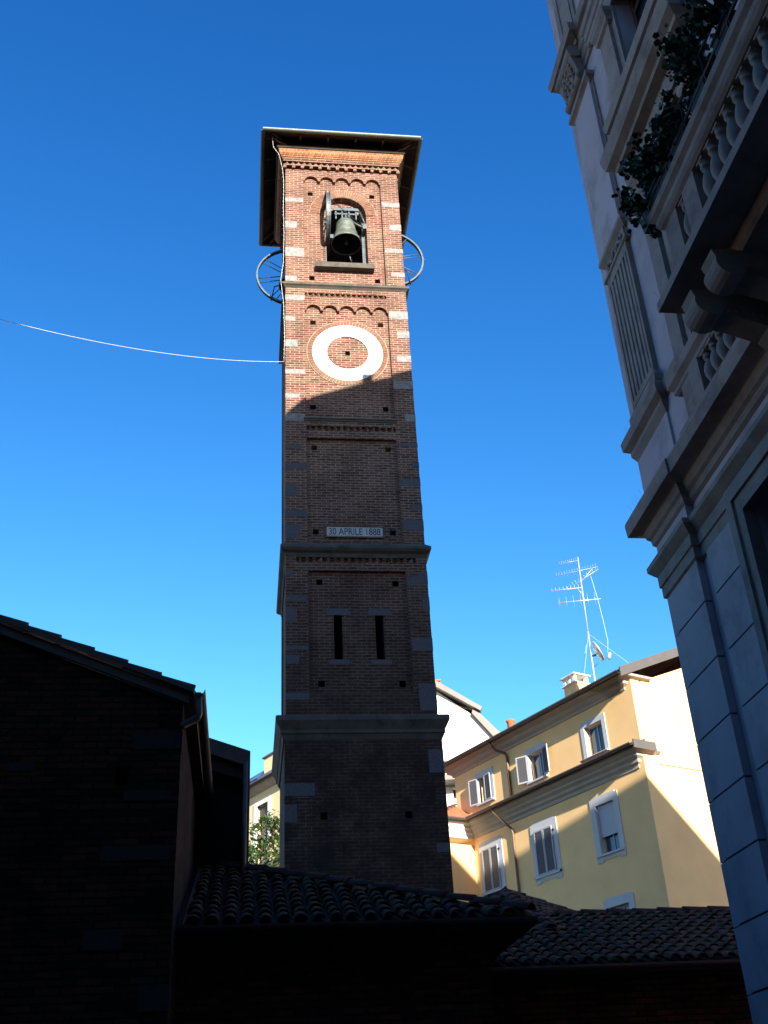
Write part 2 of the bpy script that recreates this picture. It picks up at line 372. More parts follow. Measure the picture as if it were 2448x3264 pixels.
def gutter(mb, a, b, r=0.07, seg=8):
    a, b = Vector(a), Vector(b); d = (b - a).normalized(); s = d.cross(Vector((0, 0, 1))).normalized(); v = []; f = []
    for p in (a, b):
        for k in range(seg + 1): t = math.pi * k / seg; v.append(p + s * (-math.cos(t) * r) + Vector((0, 0, -math.sin(t) * r)))
        for k in range(seg, -1, -1): t = math.pi * k / seg; v.append(p + s * (-math.cos(t) * (r - .008)) + Vector((0, 0, -math.sin(t) * (r - .008))))
    n = 2 * (seg + 1)
    for k in range(n): f.append((k, (k + 1) % n, (k + 1) % n + n, k + n))
    f += [tuple(range(n)), tuple(range(n, 2 * n))]
    mb.add(v, f)
gt = MB(); e = OV + 0.06
for p, q in (((-e, -e), (W + e, -e)), ((W + e, -e), (W + e, D + e)), ((W + e, D + e), (-e, D + e)), ((-e, D + e), (-e, -e))):
    gutter(gt, (*p, ZG + 0.06), (*q, ZG + 0.06), 0.075)
    for i in range(7):
        t = (i + 0.5) / 7; x = p[0] + (q[0] - p[0]) * t; y = p[1] + (q[1] - p[1]) * t
        gt.tube([(x, y, ZG - 0.02), (x, y, ZG + 0.17)], 0.012, 4)
gt.build('gutter', 'gutter_metal', roof)
dp = MB()
for x0, x1 in ((-OV + .25, 0.05), (W + OV - .25, W - .05)):
    dp.tube([(x0, -OV + .2, ZG + 0.02), (x0 * .6 + x1 * .4, -OV * .55, ZG - .07), (x1, -.02 - .22, ZG - .08)], 0.025, 6)
islands(dp, 'hip_strut', 'copper_pipe', roof)
# string courses and ledges
st = MB()
st.band(0, W, 0, D, [(0.0, 23.95), (0.05, 24.0), (0.10, 24.03), (0.10, 24.10), (0.0, 24.17)])
st.build('string_course', 'ledge_stone', tw)
st = MB()
st.box(0.5, 3.08, -0.03, 0.10, 19.10, 19.16); st.prism([(-0.05, 19.16), (0.10, 19.16), (0.10, 19.28), (-0.05, 19.2)], 0.5, 3.08, axis='x')
st.build('panel_sill', 'ledge_stone', tw)
st = MB(); st.band(0, W, 0, D, [(0.0, 14.85), (0.03, 14.95), (0.10, 15.0), (0.14, 15.06), (0.14, 15.13), (0.0, 15.26)])
st.build('string_course', 'ledge_stone', tw)
st = MB(); st.band(0, W, 0, D, [(0.06, 10.0), (0.10, 10.12), (0.13, 10.14), (0.13, 10.22), (0.24, 10.42), (0.24, 10.52), (0.21, 10.55), (0.0, 10.62)])
st.build('string_course', 'ledge_stone', tw)
sl = MB(); sl.box(0.9, 2.68, -0.12, 0.5, 24.76, 24.95); sl.build('belfry_sill', 'ledge_stone', tw)
ls = MB()
for x in (1.30, 2.33):
    ls.box(x - 0.27, x + 0.27, 0.078, 0.2, 13.25, 13.44); ls.box(x - 0.25, x + 0.25, 0.078, 0.2, 11.93, 12.06)
islands(ls, 'slit_lintel', 'shaded_granite', tw)
Q = [(-0.01, 0.56, 27.55, 27.73), (-0.01, 0.35, 26.42, 26.7), (-0.01, 0.56, 25.22, 25.58), (-0.01, 0.34, 24.21, 24.43), (-0.01, 0.56, 23.47, 23.66), (-0.01, 0.29, 22.66, 22.84), (-0.01, 0.34, 21.7, 21.96), (-0.01, 0.55, 20.72, 20.88), (-0.01, 0.39, 19.86, 20.02), (-0.01, 0.52, 19.09, 19.33), (-0.01, 0.4, 18.17, 18.29), (-0.01, 0.56, 17.52, 17.71), (-0.01, 0.29, 16.67, 17.06), (-0.01, 0.54, 16.04, 16.23), (-0.01, 0.38, 15.4, 15.83), (-0.01, 0.18, 14.3, 14.45), (-0.01, 0.53, 13.58, 13.73), (-0.01, 0.28, 13.04, 13.4), (-0.0, 0.55, 12.29, 12.39), (-0.0, 0.33, 11.91, 12.14), (-0.0, 0.56, 11.01, 11.19),
     (3.05, 3.61, 27.54, 27.74), (3.25, 3.61, 26.51, 26.76), (3.05, 3.61, 25.55, 25.73), (3.2, 3.61, 24.57, 24.74), (3.05, 3.61, 22.9, 23.18), (3.25, 3.61, 22.17, 22.41), (3.2, 3.61, 21.28, 21.5), (3.05, 3.61, 20.3, 20.58), (3.31, 3.61, 19.18, 19.42), (3.05, 3.61, 18.33, 18.44), (3.43, 3.61, 17.66, 17.8), (3.06, 3.61, 17.06, 17.28), (3.33, 3.61, 16.31, 16.47), (3.06, 3.61, 15.68, 15.98), (3.35, 3.61, 14.3, 14.45), (3.08, 3.61, 14.1, 14.28), (3.43, 3.61, 13.37, 13.73), (3.08, 3.61, 12.26, 12.6), (3.19, 3.61, 10.73, 11.41)]
qs = MB(); qo = MB()
for x0, x1, z0, z1 in Q:
    j = lambda: random.uniform(-0.012, 0.012)
    a = [(x0 if x0 < 1 else x0 + j(), z0 + j()), (x1 if x1 > 3.5 else x1 + j(), z0 + j()), (x1 if x1 > 3.5 else x1 + j(), z1 + j()), (x0 if x0 < 1 else x0 + j(), z1 + j())]
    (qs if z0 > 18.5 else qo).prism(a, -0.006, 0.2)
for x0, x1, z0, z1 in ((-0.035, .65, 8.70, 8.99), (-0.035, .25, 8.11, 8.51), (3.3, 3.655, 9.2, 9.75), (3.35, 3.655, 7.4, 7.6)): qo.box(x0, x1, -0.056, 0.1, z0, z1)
islands(qs, 'quoin_stone', 'granite', tw); islands(qo, 'quoin_stone', 'shaded_granite', tw)
# clock ring, its brick surround, belfry arch bricks, label arches
ck = MB(); ck.ring((1.785, 0, 21.6), 0.60, 1.02, 0.06, 0.13, seg=72); ck.build('clock_ring', 'white_stone', tw)
mk = MB()
for k in range(12):
    a = R(90 - 30 * k)
    for da in (-1.2, 1.2) if k % 3 == 0 else (0,): mk.box(1.785 + 0.975 * math.cos(a + R(da)) - .008, 1.785 + 0.975 * math.cos(a + R(da)) + .008, 0.054, 0.062, 21.6 + 0.975 * math.sin(a + R(da)) - .014, 21.6 + 0.975 * math.sin(a + R(da)) + .014)
mk.build('clock_marks', 'brown_metal', tw)
def wedges(mb, cx, cz, r0, r1, a0, a1, n, y0, y1, gap=0.18):
    for i in range(n):
        s = (a1 - a0) / n; p = R(a0 + s * (i + gap / 2)); q = R(a0 + s * (i + 1 - gap / 2)); dy = random.uniform(-0.004, 0.004)
        pts = [(cx + r0 * math.cos(p), cz + r0 * math.sin(p)), (cx + r1 * math.cos(p), cz + r1 * math.sin(p)), (cx + r1 * math.cos(q), cz + r1 * math.sin(q)), (cx + r0 * math.cos(q), cz + r0 * math.sin(q))]
        mb.prism(pts, y0 + dy, y1)
vr = MB(); wedges(vr, 1.785, 21.6, 1.03, 1.165, 0, 360, 76, 0.055, 0.12); vr.build('clock_surround', 'brick_arch', tw)
vm = MB(); vm.ring((1.785, 0, 21.6), 1.021, 1.185, 0.068, 0.13, seg=72)
vm.build('mortar_bed', 'mortar', tw); vm = MB()
vm.prism(arc(BX, BZS, BR_ + .005, 0, 180, 24) + arc(BX, BZS, BR_ + 0.325, 180, 0, 24), 0.08, 0.1)
vm.build('mortar_bed', 'mortar', tw)
va = MB(); wedges(va, BX, BZS, BR_ + 0.01, BR_ + 0.31, 0, 180, 40, 0.07, 0.12); va.build('belfry_arch', 'brick_arch', tw)
la = MB(); n = 5; wv = (PX1 - PX0) / n; rr = wv / 2 - 0.035
for zs in (28.52, 23.1):
    for i in range(n):
        cx = PX0 + wv * (i + .5); la.prism(arc(cx, zs, rr + .002, 0, 180, 14) + arc(cx, zs, rr + 0.032, 180, 0, 14), -0.012, 0.05)
islands(la, 'blind_arch_label', 'brick_arch', tw)
# inner second order of the belfry arch
io = MB(); io.prism(arc(BX + .03, 27.1, 0.58, 0, 180, 20) + [(BX - .55, 25.0), (BX - .735, 25.0), (BX - .735, 27.2)] + arc(BX, 27.2, 0.735, 180, 0, 20) + [(BX + .735, 25.0), (BX + .61, 25.0)], 0.30, 0.47)
io.build('inner_arch', 'tower_brick', tw)
# date plaque
pq = MB(); pq.box(1.06, 2.52, 0.05, 0.12, 15.50, 15.77); plaque = pq.build('date_plaque', 'plaque_marble', tw)
pf = MB(); pf.prism(rect(1.02, 2.56, 15.46, 15.81), 0.04, 0.1, [rect(1.06, 2.52, 15.50, 15.77)]); pf.build('plaque_frame', 'tower_brick', plaque)
cu = bpy.data.curves.new('inscription', 'FONT'); cu.body = '30 APRILE 1888'; cu.size = 0.26; cu.align_x = 'CENTER'; cu.align_y = 'CENTER'; cu.extrude = 0.004; cu.offset = 0.0
tmp = bpy.data.objects.new('tmp', cu); COL.objects.link(tmp); bpy.context.view_layer.update()
me = bpy.data.meshes.new_from_object(tmp.evaluated_get(bpy.context.evaluated_depsgraph_get())); bpy.data.objects.remove(tmp)
xs = [v.co.x for v in me.vertices]; ys = [v.co.y for v in me.vertices]; sx = 1.34 / (max(xs) - min(xs)); sy = 0.20 / (max(ys) - min(ys)); mx = (max(xs) + min(xs)) / 2; my = (max(ys) + min(ys)) / 2
for v in me.vertices: v.co = Vector(((v.co.x - mx) * sx + 1.79, 0.046 - v.co.z * .5, (v.co.y - my) * sy + 15.637))
me.materials.clear(); me.materials.append(MATS['letter_black']); to = bpy.data.objects.new('inscription', me); COL.objects.link(to); to.parent = plaque

# bells
def bell_prof(r, h):
    return [(r * a, h * b) for a, b in ((0.93, 0.02), (1.0, 0.0), (1.0, 0.03), (0.93, 0.12), (0.82, 0.24), (0.72, 0.42), (0.66, 0.62), (0.63, 0.80), (0.60, 0.90), (0.50, 0.97), (0.30, 1.0), (0.0, 1.01))]
def bell_inner(r, h):
    return [(r * a, h * b) for a, b in ((0.935, 0.015), (0.86, 0.10), (0.74, 0.26), (0.62, 0.5), (0.56, 0.85), (0.3, 0.93), (0, 0.94))]
def wheel(mb, c, r, axis, spokes=8, th=0.05):
    mb.ring(c, r - 0.04, r, -th, -th + 0.025, axis); mb.ring(c, r - 0.04, r, th - 0.025, th, axis); mb.ring(c, r - 0.05, r - 0.04, -th, th, axis)
    for i in range(spokes):
        a = 2 * math.pi * (i + 0.25) / spokes; d = 0.1
        for sgn in (-1, 1):
            pt = lambda rr, ang, off: (c[0] + rr * math.cos(ang), c[1] + off, c[2] + rr * math.sin(ang)) if axis == 'y' else (c[0] + off, c[1] + rr * math.cos(ang), c[2] + rr * math.sin(ang))
            mb.tube([pt(0.1, a + sgn * .5, sgn * 0.02), pt(r - 0.06, a + sgn * 0.07, sgn * 0.02)], 0.016, 5)
    mb.ring(c, 0.0001, 0.11, -0.07, 0.07, axis, 14)
b1 = thing('church_bell', 'green bronze bell with its wheel hanging in the front belfry arch', 'bell', TL, 82)
bx, by, bz, br, bh = 1.90, 0.35, 26.17, 0.48, 0.95
m = MB(); m.lathe(bell_prof(br, bh), (bx, by, bz), 32)
for zz_ in (0.30, 0.36, 0.82): m.lathe([(br * (0.78 if zz_ < .5 else .64) + .012, bh * zz_ - .008), (br * (0.78 if zz_ < .5 else .64) + .012, bh * zz_ + .008)], (bx, by, bz), 32)
for a in range(4):
    t = math.pi / 2 * a; m.tube([(bx + .16 * math.cos(t), by + .16 * math.sin(t), bz + bh - .02), (bx + .14 * math.cos(t), by + .14 * math.sin(t), bz + bh + .14), (bx, by, bz + bh + .2)], 0.035, 6)
m.build('bell_body', 'bell_bronze', b1)
m = MB(); m.lathe(bell_inner(br, bh), (bx, by, bz), 32); m.build('bell_inside', 'bell_inside', b1)
m = MB(); m.tube([(bx, by, bz + .8), (bx, by, bz + .12)], 0.02, 6); m.lathe([(0, -.07), (.05, -.05), (.07, 0), (.05, .05), (0, .07)], (bx, by, bz + .06), 12); m.build('clapper', 'bell_iron', b1)
m = MB()
m.box(bx - .36, bx + .44, by - .10, by + .10, 27.55, 27.66); m.box(bx - .34, bx + .42, by - .07, by + .07, 27.40, 27.46)
for q in (-.30, -.1, .12, .34): m.box(bx + q - .02, bx + q + .02, by - .07, by + .07, 27.2, 27.60)
m.lathe([(0, 0), (.05, .03), (.06, .08), (.04, .13), (0, .15)], (bx - .12, by - .02, 27.66), 10); m.lathe([(0, 0), (.05, .03), (.06, .08), (.04, .13), (0, .15)], (bx + .22, by - .02, 27.66), 10)
m.tube([(bx + .06, by - .10, 27.3), (bx + .26, by - .2, 26.9), (bx + .58, by - .22, 26.65)], 0.035, 6)
m.tube([(bx + .45, by - .12, 27.5), (bx + .62, by - .12, 26.9)], 0.03, 6)
m.box(bx + .50, bx + .62, by - .34, by - .20, 26.55, 26.76)
m.build('yoke', 'bell_iron', b1)
m = MB(); wheel(m, (1.30, 0.35, 27.0), 1.0, 'x', 8, 0.07); m.build('bell_wheel', 'bell_iron', b1)
m = MB(); m.tube([(1.36, -.1, 27.7), (bx + .55, by - .2, 26.75)], 0.012, 5); m.build('bell_rope', 'dark_iron', b1)
m = MB()
for x in (1.22, 2.44): m.box(x - .05, x + .05, 0.3, 0.42, 24.85, 26.7)
islands(m, 'belfry_post', 'bell_iron', tw)
m = MB(); m.box(0.47, 3.13, 0.62, 0.75, 26.7, 26.85); m.box(0.47, 3.13, 2.9, 3.05, 26.7, 26.85); m.box(0.9, 1.0, 0.75, 2.9, 26.85, 26.98); m.box(2.6, 2.7, 0.75, 2.9, 26.85, 26.98); islands(m, 'belfry_beam', 'bell_iron', tw)
m = MB()
for x, y, t in ((1.6, .9, .2), (2.2, 1.1, -.2), (1.9, 1.5, 0)): m.obox(Matrix.Translation((x, y, 25.7)) @ Matrix.Rotation(t, 4, 'Z') @ Matrix.Rotation(.3, 4, 'X'), .32, .10, .05)
islands(m, 'belfry_bracket', 'granite', tw)
for nmx, cx, yy, lab in (('church_bell', 0.33, 2.2, 'bell whose big spoked wheel sticks out on the left side of the tower'), ('church_bell', 3.27, 1.2, 'bell whose big spoked wheel sticks out on the right side of the tower')):
    t = thing(nmx, lab, 'bell', TL, 82)
    sg = -1 if cx < 1 else 1
    yb = yy + (-0.75 if cx < 1 else 0.75)
    m = MB(); m.lathe(bell_prof(.5, 1.0), (cx - sg * 0.0, yb, 25.35), 24); m.build('bell_body', 'bell_bronze', t)
    m = MB(); m.lathe(bell_inner(.5, 1.0), (cx - sg * 0.0, yb, 25.35), 24); m.build('bell_inside', 'bell_inside', t)
    m = MB(); wheel(m, (cx, yy, 26.45), 1.21, 'y', 8, 0.06)
    m.tube([(cx + sg * 1.17, yy - .05, 26.45), (cx + sg * 1.28, yy - .05, 26.47)], 0.015, 5); m.build('bell_wheel', 'bell_iron', t)
    m = MB(); m.tube([(cx, min(yb, yy) - .1, 26.45), (cx, max(yb, yy) + .2, 26.45)], .05, 8); m.box(cx - .12, cx + .12, yb - .3, yb + .3, 26.4, 26.55)
    m.tube([(cx + sg * .1, yy - .1, 26.1), (cx + sg * .62, yy - .1, 25.9), (cx + sg * .72, yy - .1, 25.3)], .02, 5); m.build('yoke', 'dark_iron', t)

# ------------------------------------------------------------------ string-light cable
def catenary(p, q, sag, n=40):
    p, q = Vector(p), Vector(q)
    return [p.lerp(q, i / n) - Vector((0, 0, sag * 4 * (i / n) * (1 - i / n))) for i in range(n + 1)]
tl = Matrix.Translation(Vector(TL)) @ Matrix.Rotation(R(8), 4, 'Z')
m = MB(); pts = catenary((-8.9, 13.6, 15.05), tl @ Vector((-0.05, -0.05, 21.1)), 0.5, 60)
m.tube(pts, 0.0065, 5)
dn = [tl @ Vector(p) for p in ((-0.45, -0.5, 30.0), (-0.40, -0.35, 29.6), (-0.22, -0.25, 29.4), (-0.1, -0.1, 28.9), (-0.06, -0.05, 28.4), (-0.07, -0.05, 27.2), (-0.05, -0.05, 26.0), (-0.07, -0.05, 24.9), (-0.15, -0.15, 24.1), (-0.06, -0.05, 23.3), (-0.03, -0.05, 22.0), (-0.05, -0.05, 21.1))]
m2 = MB(); m2.tube(dn, 0.005, 5)
for i in range(len(dn) - 1):
    a, b = dn[i], dn[i + 1]; k = int((b - a).length / 0.14)
    for j in range(k): p = a.lerp(b, j / max(1, k)); m2.obox(Matrix.Translation(p + Vector((random.uniform(-.02, .02), 0, 0))), 0.013, .012, .018)
lc = thing('light_string', 'thin pale string of fairy lights swagged from the tower corner to the left edge', 'cable')
m.build('span', 'cable_white', lc); m2.build('drop', 'cable_white', lc)

# ------------------------------------------------------------------ tiles
def tiles(mb, T, x0, x1, L, inside, pitch=0.2, row=0.30, r=0.085):
    """barrel tiles on a plane: T maps (x, up-slope distance, normal height) to local space"""
    nx = int((x1 - x0) / pitch)
    for i in range(nx):
        x = x0 + (i + .5) * pitch
        for j in range(int(L / row) + 1):
            v = j * row
            if not inside(x, v + row * .5): continue
            jx = random.uniform(-.012, .012); jr = random.uniform(.92, 1.06); jw = random.uniform(-.004, .006); seg = 6; vs = []; tilt = random.uniform(-.012, .012)
            for (vv, rr, w) in ((v - 0.04, r * jr, 0.028 + jw), (v + row + 0.05, r * jr * .78, 0.0)):
                for q in (1.0, 0.86):
                    for k in range(seg + 1):
                        a = math.pi * k / seg; vs.append(T(x + jx + (tilt if vv > v else -tilt) + rr * q * math.cos(a), vv, w + rr * q * 0.85 * math.sin(a)))
            n = seg + 1; fs = []
            for k in range(seg):
                fs += [(k, k + 1, 2 * n + k + 1, 2 * n + k), (n + k, 3 * n + k, 3 * n + k + 1, n + k + 1), (k, n + k, n + k + 1, k + 1)]
            mb.add(vs, fs, True)
def ridge(mb, a, b, r=0.12, L=0.42):
    a, b = Vector(a), Vector(b); n = max(1, int((b - a).length / L)); d = (b - a) / n; side = d.cross(Vector((0, 0, 1))).normalized(); upv = side.cross(d).normalized()
    for i in range(n):
        p, q = a + d * i, a + d * (i + 1.12); vs = []; r0 = r * random.uniform(.95, 1.08)
        for c_, rr, w in ((p, r0, .0), (q, r0 * .82, -.01)):
            for qq in (1, .86):
                for k in range(9): t = math.pi * k / 8; vs.append(c_ + side * rr * qq * math.cos(t) + upv * (w + rr * qq * .8 * math.sin(t)))
        fs = []
        for k in range(8): fs += [(k, k + 1, 18 + k + 1, 18 + k), (k, 9 + k, 10 + k, k + 1), (18 + k, 19 + k, 28 + k, 27 + k)]
        mb.add(vs, fs, True)

# ------------------------------------------------------------------ old brick church on the left (front wall y=0 local)
CH = (-2.4657, 11.948, 0)
ch = thing('brick_church', 'dark brick church front with sloping tiled gable at the left edge', 'church', CH, 82)
m = MB()
def rake(x): return 6.36 - 0.39 * x
m.prism([(-8, 0), (0, 0), (0, 6.28), (-4.2, 7.96), (-8, 6.4)], 0, 0.5, [rect(-0.71, -0.57, 5.33, 5.53)])
m.box(-0.5, 0, 0.5, 9, 0, 6.2)
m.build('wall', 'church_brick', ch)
m = MB()   # herringbone course, set in the wall face
for i in range(34):
    x = -7.6 + i * 0.21
    if x > -0.62: continue
    for s_, zc_ in ((1, 6.0), (-1, 5.88)):
        m.obox(Matrix.Translation((x, 0.02, zc_)) @ Matrix.Rotation(s_ * R(-35), 4, 'Y'), 0.15, 0.06, 0.055)
m.build('herringbone_course', 'church_brick', ch); m = MB()
for i in range(30):
    x = -7.0 + i * 0.21; m.obox(Matrix.Translation((x, 0.02, 6.58)) @ Matrix.Rotation(R(-40), 4, 'Y'), 0.15, 0.06, 0.055) if x < -1.3 else None
m.build('herringbone_course', 'church_brick', ch)
m = MB()
for x0, x1, z0, z1 in ((-.55, .01, 5.74, 5.94), (-.8, -.05, 4.5, 4.66), (-2.6, -2.2, 4.9, 5.05), (-.6, -.08, 5.15, 5.26), (-1.9, -1.6, 5.5, 5.6), (-.9, -.5, 3.6, 3.8), (-.3, .01, 3.0, 3.25)):
    m.box(x0, x1, -0.012, 0.2, z0, z1)
islands(m, 'granite_block', 'church_granite', ch)
m = MB()
m.prism([(0.12, 6.38), (0.12, 6.44), (-4.2, 8.16), (-4.2, 8.08)], -0.12, 9.2); m.prism([(-4.2, 8.08), (-4.2, 8.16), (-8.2, 6.5), (-8.2, 6.44)], -0.12, 9.2)
m.prism([(0.06, 6.27), (0.06, 6.38), (-4.2, 8.08), (-4.2, 7.94)], -0.06, 0.0)
rfc = m.build('roof', 'brown_metal', ch)
m = MB()
for k in range(11):   # verge tiles stepping up the gable
    x = 0.10 - k * 0.40; z = 6.44 + (k * 0.40) * 0.398
    m.tube([(x + .02, -0.05, z + 0.0), (x - 0.42, -0.05, z + 0.152)], [0.06, 0.045], 8)
T = lambda x, v, w: (0.12 - v * .93 - w * .37, x, 6.44 + v * .37 + w * .93)
tiles(m, T, 0.1, 8.8, 4.4, lambda x, v: v < 4.4)
m.build('tiles', 'roof_tile', rfc)
m = MB(); gutter(m, (0.19, -0.15, 6.40), (0.19, 9.2, 6.40), 0.065); m.build('gutter', 'brown_metal', rfc)
m = MB(); m.tube([(0.17, -0.08, 6.38), (0.185, -0.08, 6.12), (0.175, -0.08, 6.08), (0.01, -0.06, 6.0), (-0.0, -0.06, 5.97)], 0.045, 8); m.build('downpipe', 'brown_metal', ch)

# higher boxy side wing behind it
AI = (CH[0], CH[1] + 4.0, 0)
aw = thing('church_annex', 'black lean-to annex with sloping roof between church and bell tower', 'annex', AI, 82)
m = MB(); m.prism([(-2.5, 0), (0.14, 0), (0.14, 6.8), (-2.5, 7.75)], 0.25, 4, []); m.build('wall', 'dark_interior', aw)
m = MB()
m.prism([(-2.5, 7.72), (0.14, 6.82), (0.14, 4.0), (0.235, 4.0), (0.235, 7.03), (-2.5, 7.97)], -0.04, 4.1); m.build('roof', 'brown_metal', aw)
m = MB(); m.prism([(-2.5, 7.45), (0.13, 6.62), (0.13, 6.79), (-2.5, 7.69)], 0.05, 0.24); m.build('fascia', 'soffit_wood', aw)
m = MB(); m.tube([(0.165, -0.085, 4.0), (0.165, -0.085, 6.85)], 0.035, 8); m.build('corner_post', 'brown_metal', aw)

# ------------------------------------------------------------------ porch with hipped tile roof
PO = (0, 13.0, 0)
po = thing('tiled_porch', 'dark low building with hipped barrel tile roof in front of the tower', 'porch', PO, 82)
SLP = 0.395; EL = -3.0; ER = 1.45; EZ = 3.95
ang = math.atan(SLP); ca, sa = math.cos(ang), math.sin(ang)
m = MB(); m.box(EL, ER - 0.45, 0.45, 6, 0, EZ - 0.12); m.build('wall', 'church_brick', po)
m = MB()
m.add([(EL, 0, EZ - .02), (ER, 0, EZ - .02), (ER, 7, EZ - .02), (EL, 7, EZ - .02), (EL, 5.2, EZ - .02 + 5.2 * SLP), (ER - 5.2, 5.2, EZ - .02 + 5.2 * SLP), (EL, 0, EZ - .14), (ER, 0, EZ - .14), (ER, 7, EZ - .14), (EL, 7, EZ - .14)],
      [(0, 1, 5, 4), (1, 2, 5), (2, 3, 4, 5), (0, 4, 3), (6, 7, 1, 0), (7, 8, 2, 1), (8, 9, 3, 2), (9, 6, 0, 3), (6, 9, 8, 7)])
pr = m.build('roof', 'soffit_wood', po)
m = MB(); T = lambda x, v, w: (x, v * ca - w * sa, EZ + v * sa + w * ca)
tiles(m, T, EL + .3, ER - 0.05, 5.6, lambda x, v: v * ca < (ER - x) - 0.05 and x > -2.42 - 0.0 * v)
T2 = lambda x, v, w: (ER - v * ca + w * sa, x, EZ + v * sa + w * ca)
tiles(m, T2, 0.1, 6.9, 3.2, lambda x, v: v * ca < x - 0.05)
m.build('tiles', 'roof_tile', pr)
m = MB(); ridge(m, (ER + .02, -.02, EZ + .06), (ER - 5.2, 5.2, EZ + .06 + 5.2 * SLP), 0.10, 0.40); m.build('ridge_tiles', 'ridge_tile', pr)
m = MB(); gutter(m, (EL + .3, -.06, EZ - .03), (ER + .06, -.06, EZ - .03), 0.06); gutter(m, (ER + .06, -.06, EZ - .03), (ER + .06, 7, EZ - .03), 0.06); m.build('gutter', 'brown_metal', pr)
m = MB(); m.prism([(0.02, EZ - .1), (0.02, EZ + .02), (5.0, EZ + 2.05), (5.0, EZ + 1.9)], -2.52, -2.42, axis='x'); m.build('flashing', 'fascia_metal', pr)

# low building to the right
LO = (0, 15.2, 0)
lo = thing('tiled_outbuilding', 'long low building with barrel tile roof below the yellow house', 'outbuilding', LO, 82)
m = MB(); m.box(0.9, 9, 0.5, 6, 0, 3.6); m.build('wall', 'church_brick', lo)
LS = 0.37; an = math.atan(LS); c2, s2 = math.cos(an), math.sin(an); LZ = 3.72; LD = 3.1
m = MB(); m.prism([(0, LZ - .12), (0, LZ - .02), (LD, LZ - .02 + LD * LS), (LD + 3, LZ - .02 + (LD - 3) * LS), (LD + 3, LZ - .12)], 0.3, 9, axis='x'); lr = m.build('roof', 'soffit_wood', lo)
m = MB(); T = lambda x, v, w: (x, v * c2 - w * s2, LZ + v * s2 + w * c2)
tiles(m, T, 0.3, 8.9, LD / c2 - .1, lambda x, v: v < LD / c2 - .05, pitch=0.2, row=0.28)
m.build('tiles', 'roof_tile', lr)
m = MB(); ridge(m, (0.3, LD, LZ + LD * LS + .04), (9, LD, LZ + LD * LS + .04), 0.10, 0.42); m.build('ridge_tiles', 'ridge_tile', lr)
m = MB(); gutter(m, (0.3, -.07, LZ - .03), (9, -.07, LZ - .03), 0.06); m.build('gutter', 'brown_metal', lr)

# little hipped roof peeping up behind
HP = (1.86, 21.0, 0)
hp = thing('hipped_pavilion', 'small pavilion whose pointed tiled hip roof peeks above the outbuilding', 'pavilion', HP, 40)
m = MB(); m.box(-2.2, 2.2, -2.2, 2.2, 0, 4.45); m.build('wall', 'church_brick', hp)
m = MB(); zt, zb = 5.75, 4.45; b = 2.6
m.add([(-b, -b, zb), (b, -b, zb), (b, b, zb), (-b, b, zb), (0, 0, zt)], [(0, 1, 4), (1, 2, 4), (2, 3, 4), (3, 0, 4), (3, 2, 1, 0)]); hr = m.build('roof', 'soffit_wood', hp)
m = MB(); sh = (zt - zb) / b; a_ = math.atan(sh); c_, s_ = math.cos(a_), math.sin(a_)
for rot in range(4):
    Mr = Matrix.Rotation(rot * math.pi / 2, 4, 'Z')
    T = lambda x, v, w, Mr=Mr: tuple(Mr @ Vector((x, -b + v * c_ - w * s_, zb + v * s_ + w * c_)))
    tiles(m, T, -b, b, b / c_, lambda x, v: v * c_ < b - abs(x))
m.build('tiles', 'roof_tile', hr)
m = MB()
for dx, dy in ((-1, -1), (1, -1), (1, 1), (-1, 1)): ridge(m, (b * dx, b * dy, zb + .03), (0, 0, zt + .03), 0.10, 0.36)
m.build('ridge_tiles', 'ridge_tile', hr)

# ------------------------------------------------------------------ yellow apartment building
K = 38 / 30.0
YC = (8.4189, 37.055, 0)
Z = lambda z: 1.6 + (z - 1.6) * K
X = lambda s: -s * K
yb = thing('yellow_apartment_house', 'yellow plastered apartment house with grey cornices and shuttered windows', 'apartment house', YC, 148)
x0c = 0.17 * K
m = MB()
wins = dict(w1=(7.53, 6.82, 11.50, 12.36), w2=(4.79, 4.03, 11.45, 12.31), w3=(2.03, 1.24, 11.38, 12.29), w4=(7.62, 6.78, 8.68, 10.03), w5=(4.88, 4.03, 8.61, 9.94), w6=(2.05, 1.27, 8.60, 9.96), w7=(2.05, 1.27, 5.9, 7.2))
H = [rect(X(a), X(b_), Z(c0), Z(c1)) for a, b_, c0, c1 in wins.values()]
LX = X(8.9)
m.prism(rect(LX, x0c, 0, Z(13.05)), 0, 0.4, H)
# body with a gable on the end face
zr = Z(12.86) ; dz = 0.4
m.prism([(0.4, 0), (11.5, 0), (11.5, Z(12.9)), (6.0, Z(12.9) + 2.35), (0.4, Z(12.9) + 0.1)], x0c - 0.4, x0c, axis='x')
m.box(LX, x0c - 0.4, 11.1, 11.5, 0, Z(12.9)); m.box(LX, LX + .4, 0.4, 11.1, 0, Z(12.9))
m.box(LX + .4, x0c - .4, .4, 11.1, 8.0, 8.1)
m.build('wall', 'yellow_plaster', yb)
m = MB(); m.box(LX + .4, x0c - .41, 1.6, 1.7, 0, Z(12.8)); m.build('inner_wall', 'dark_interior', yb)
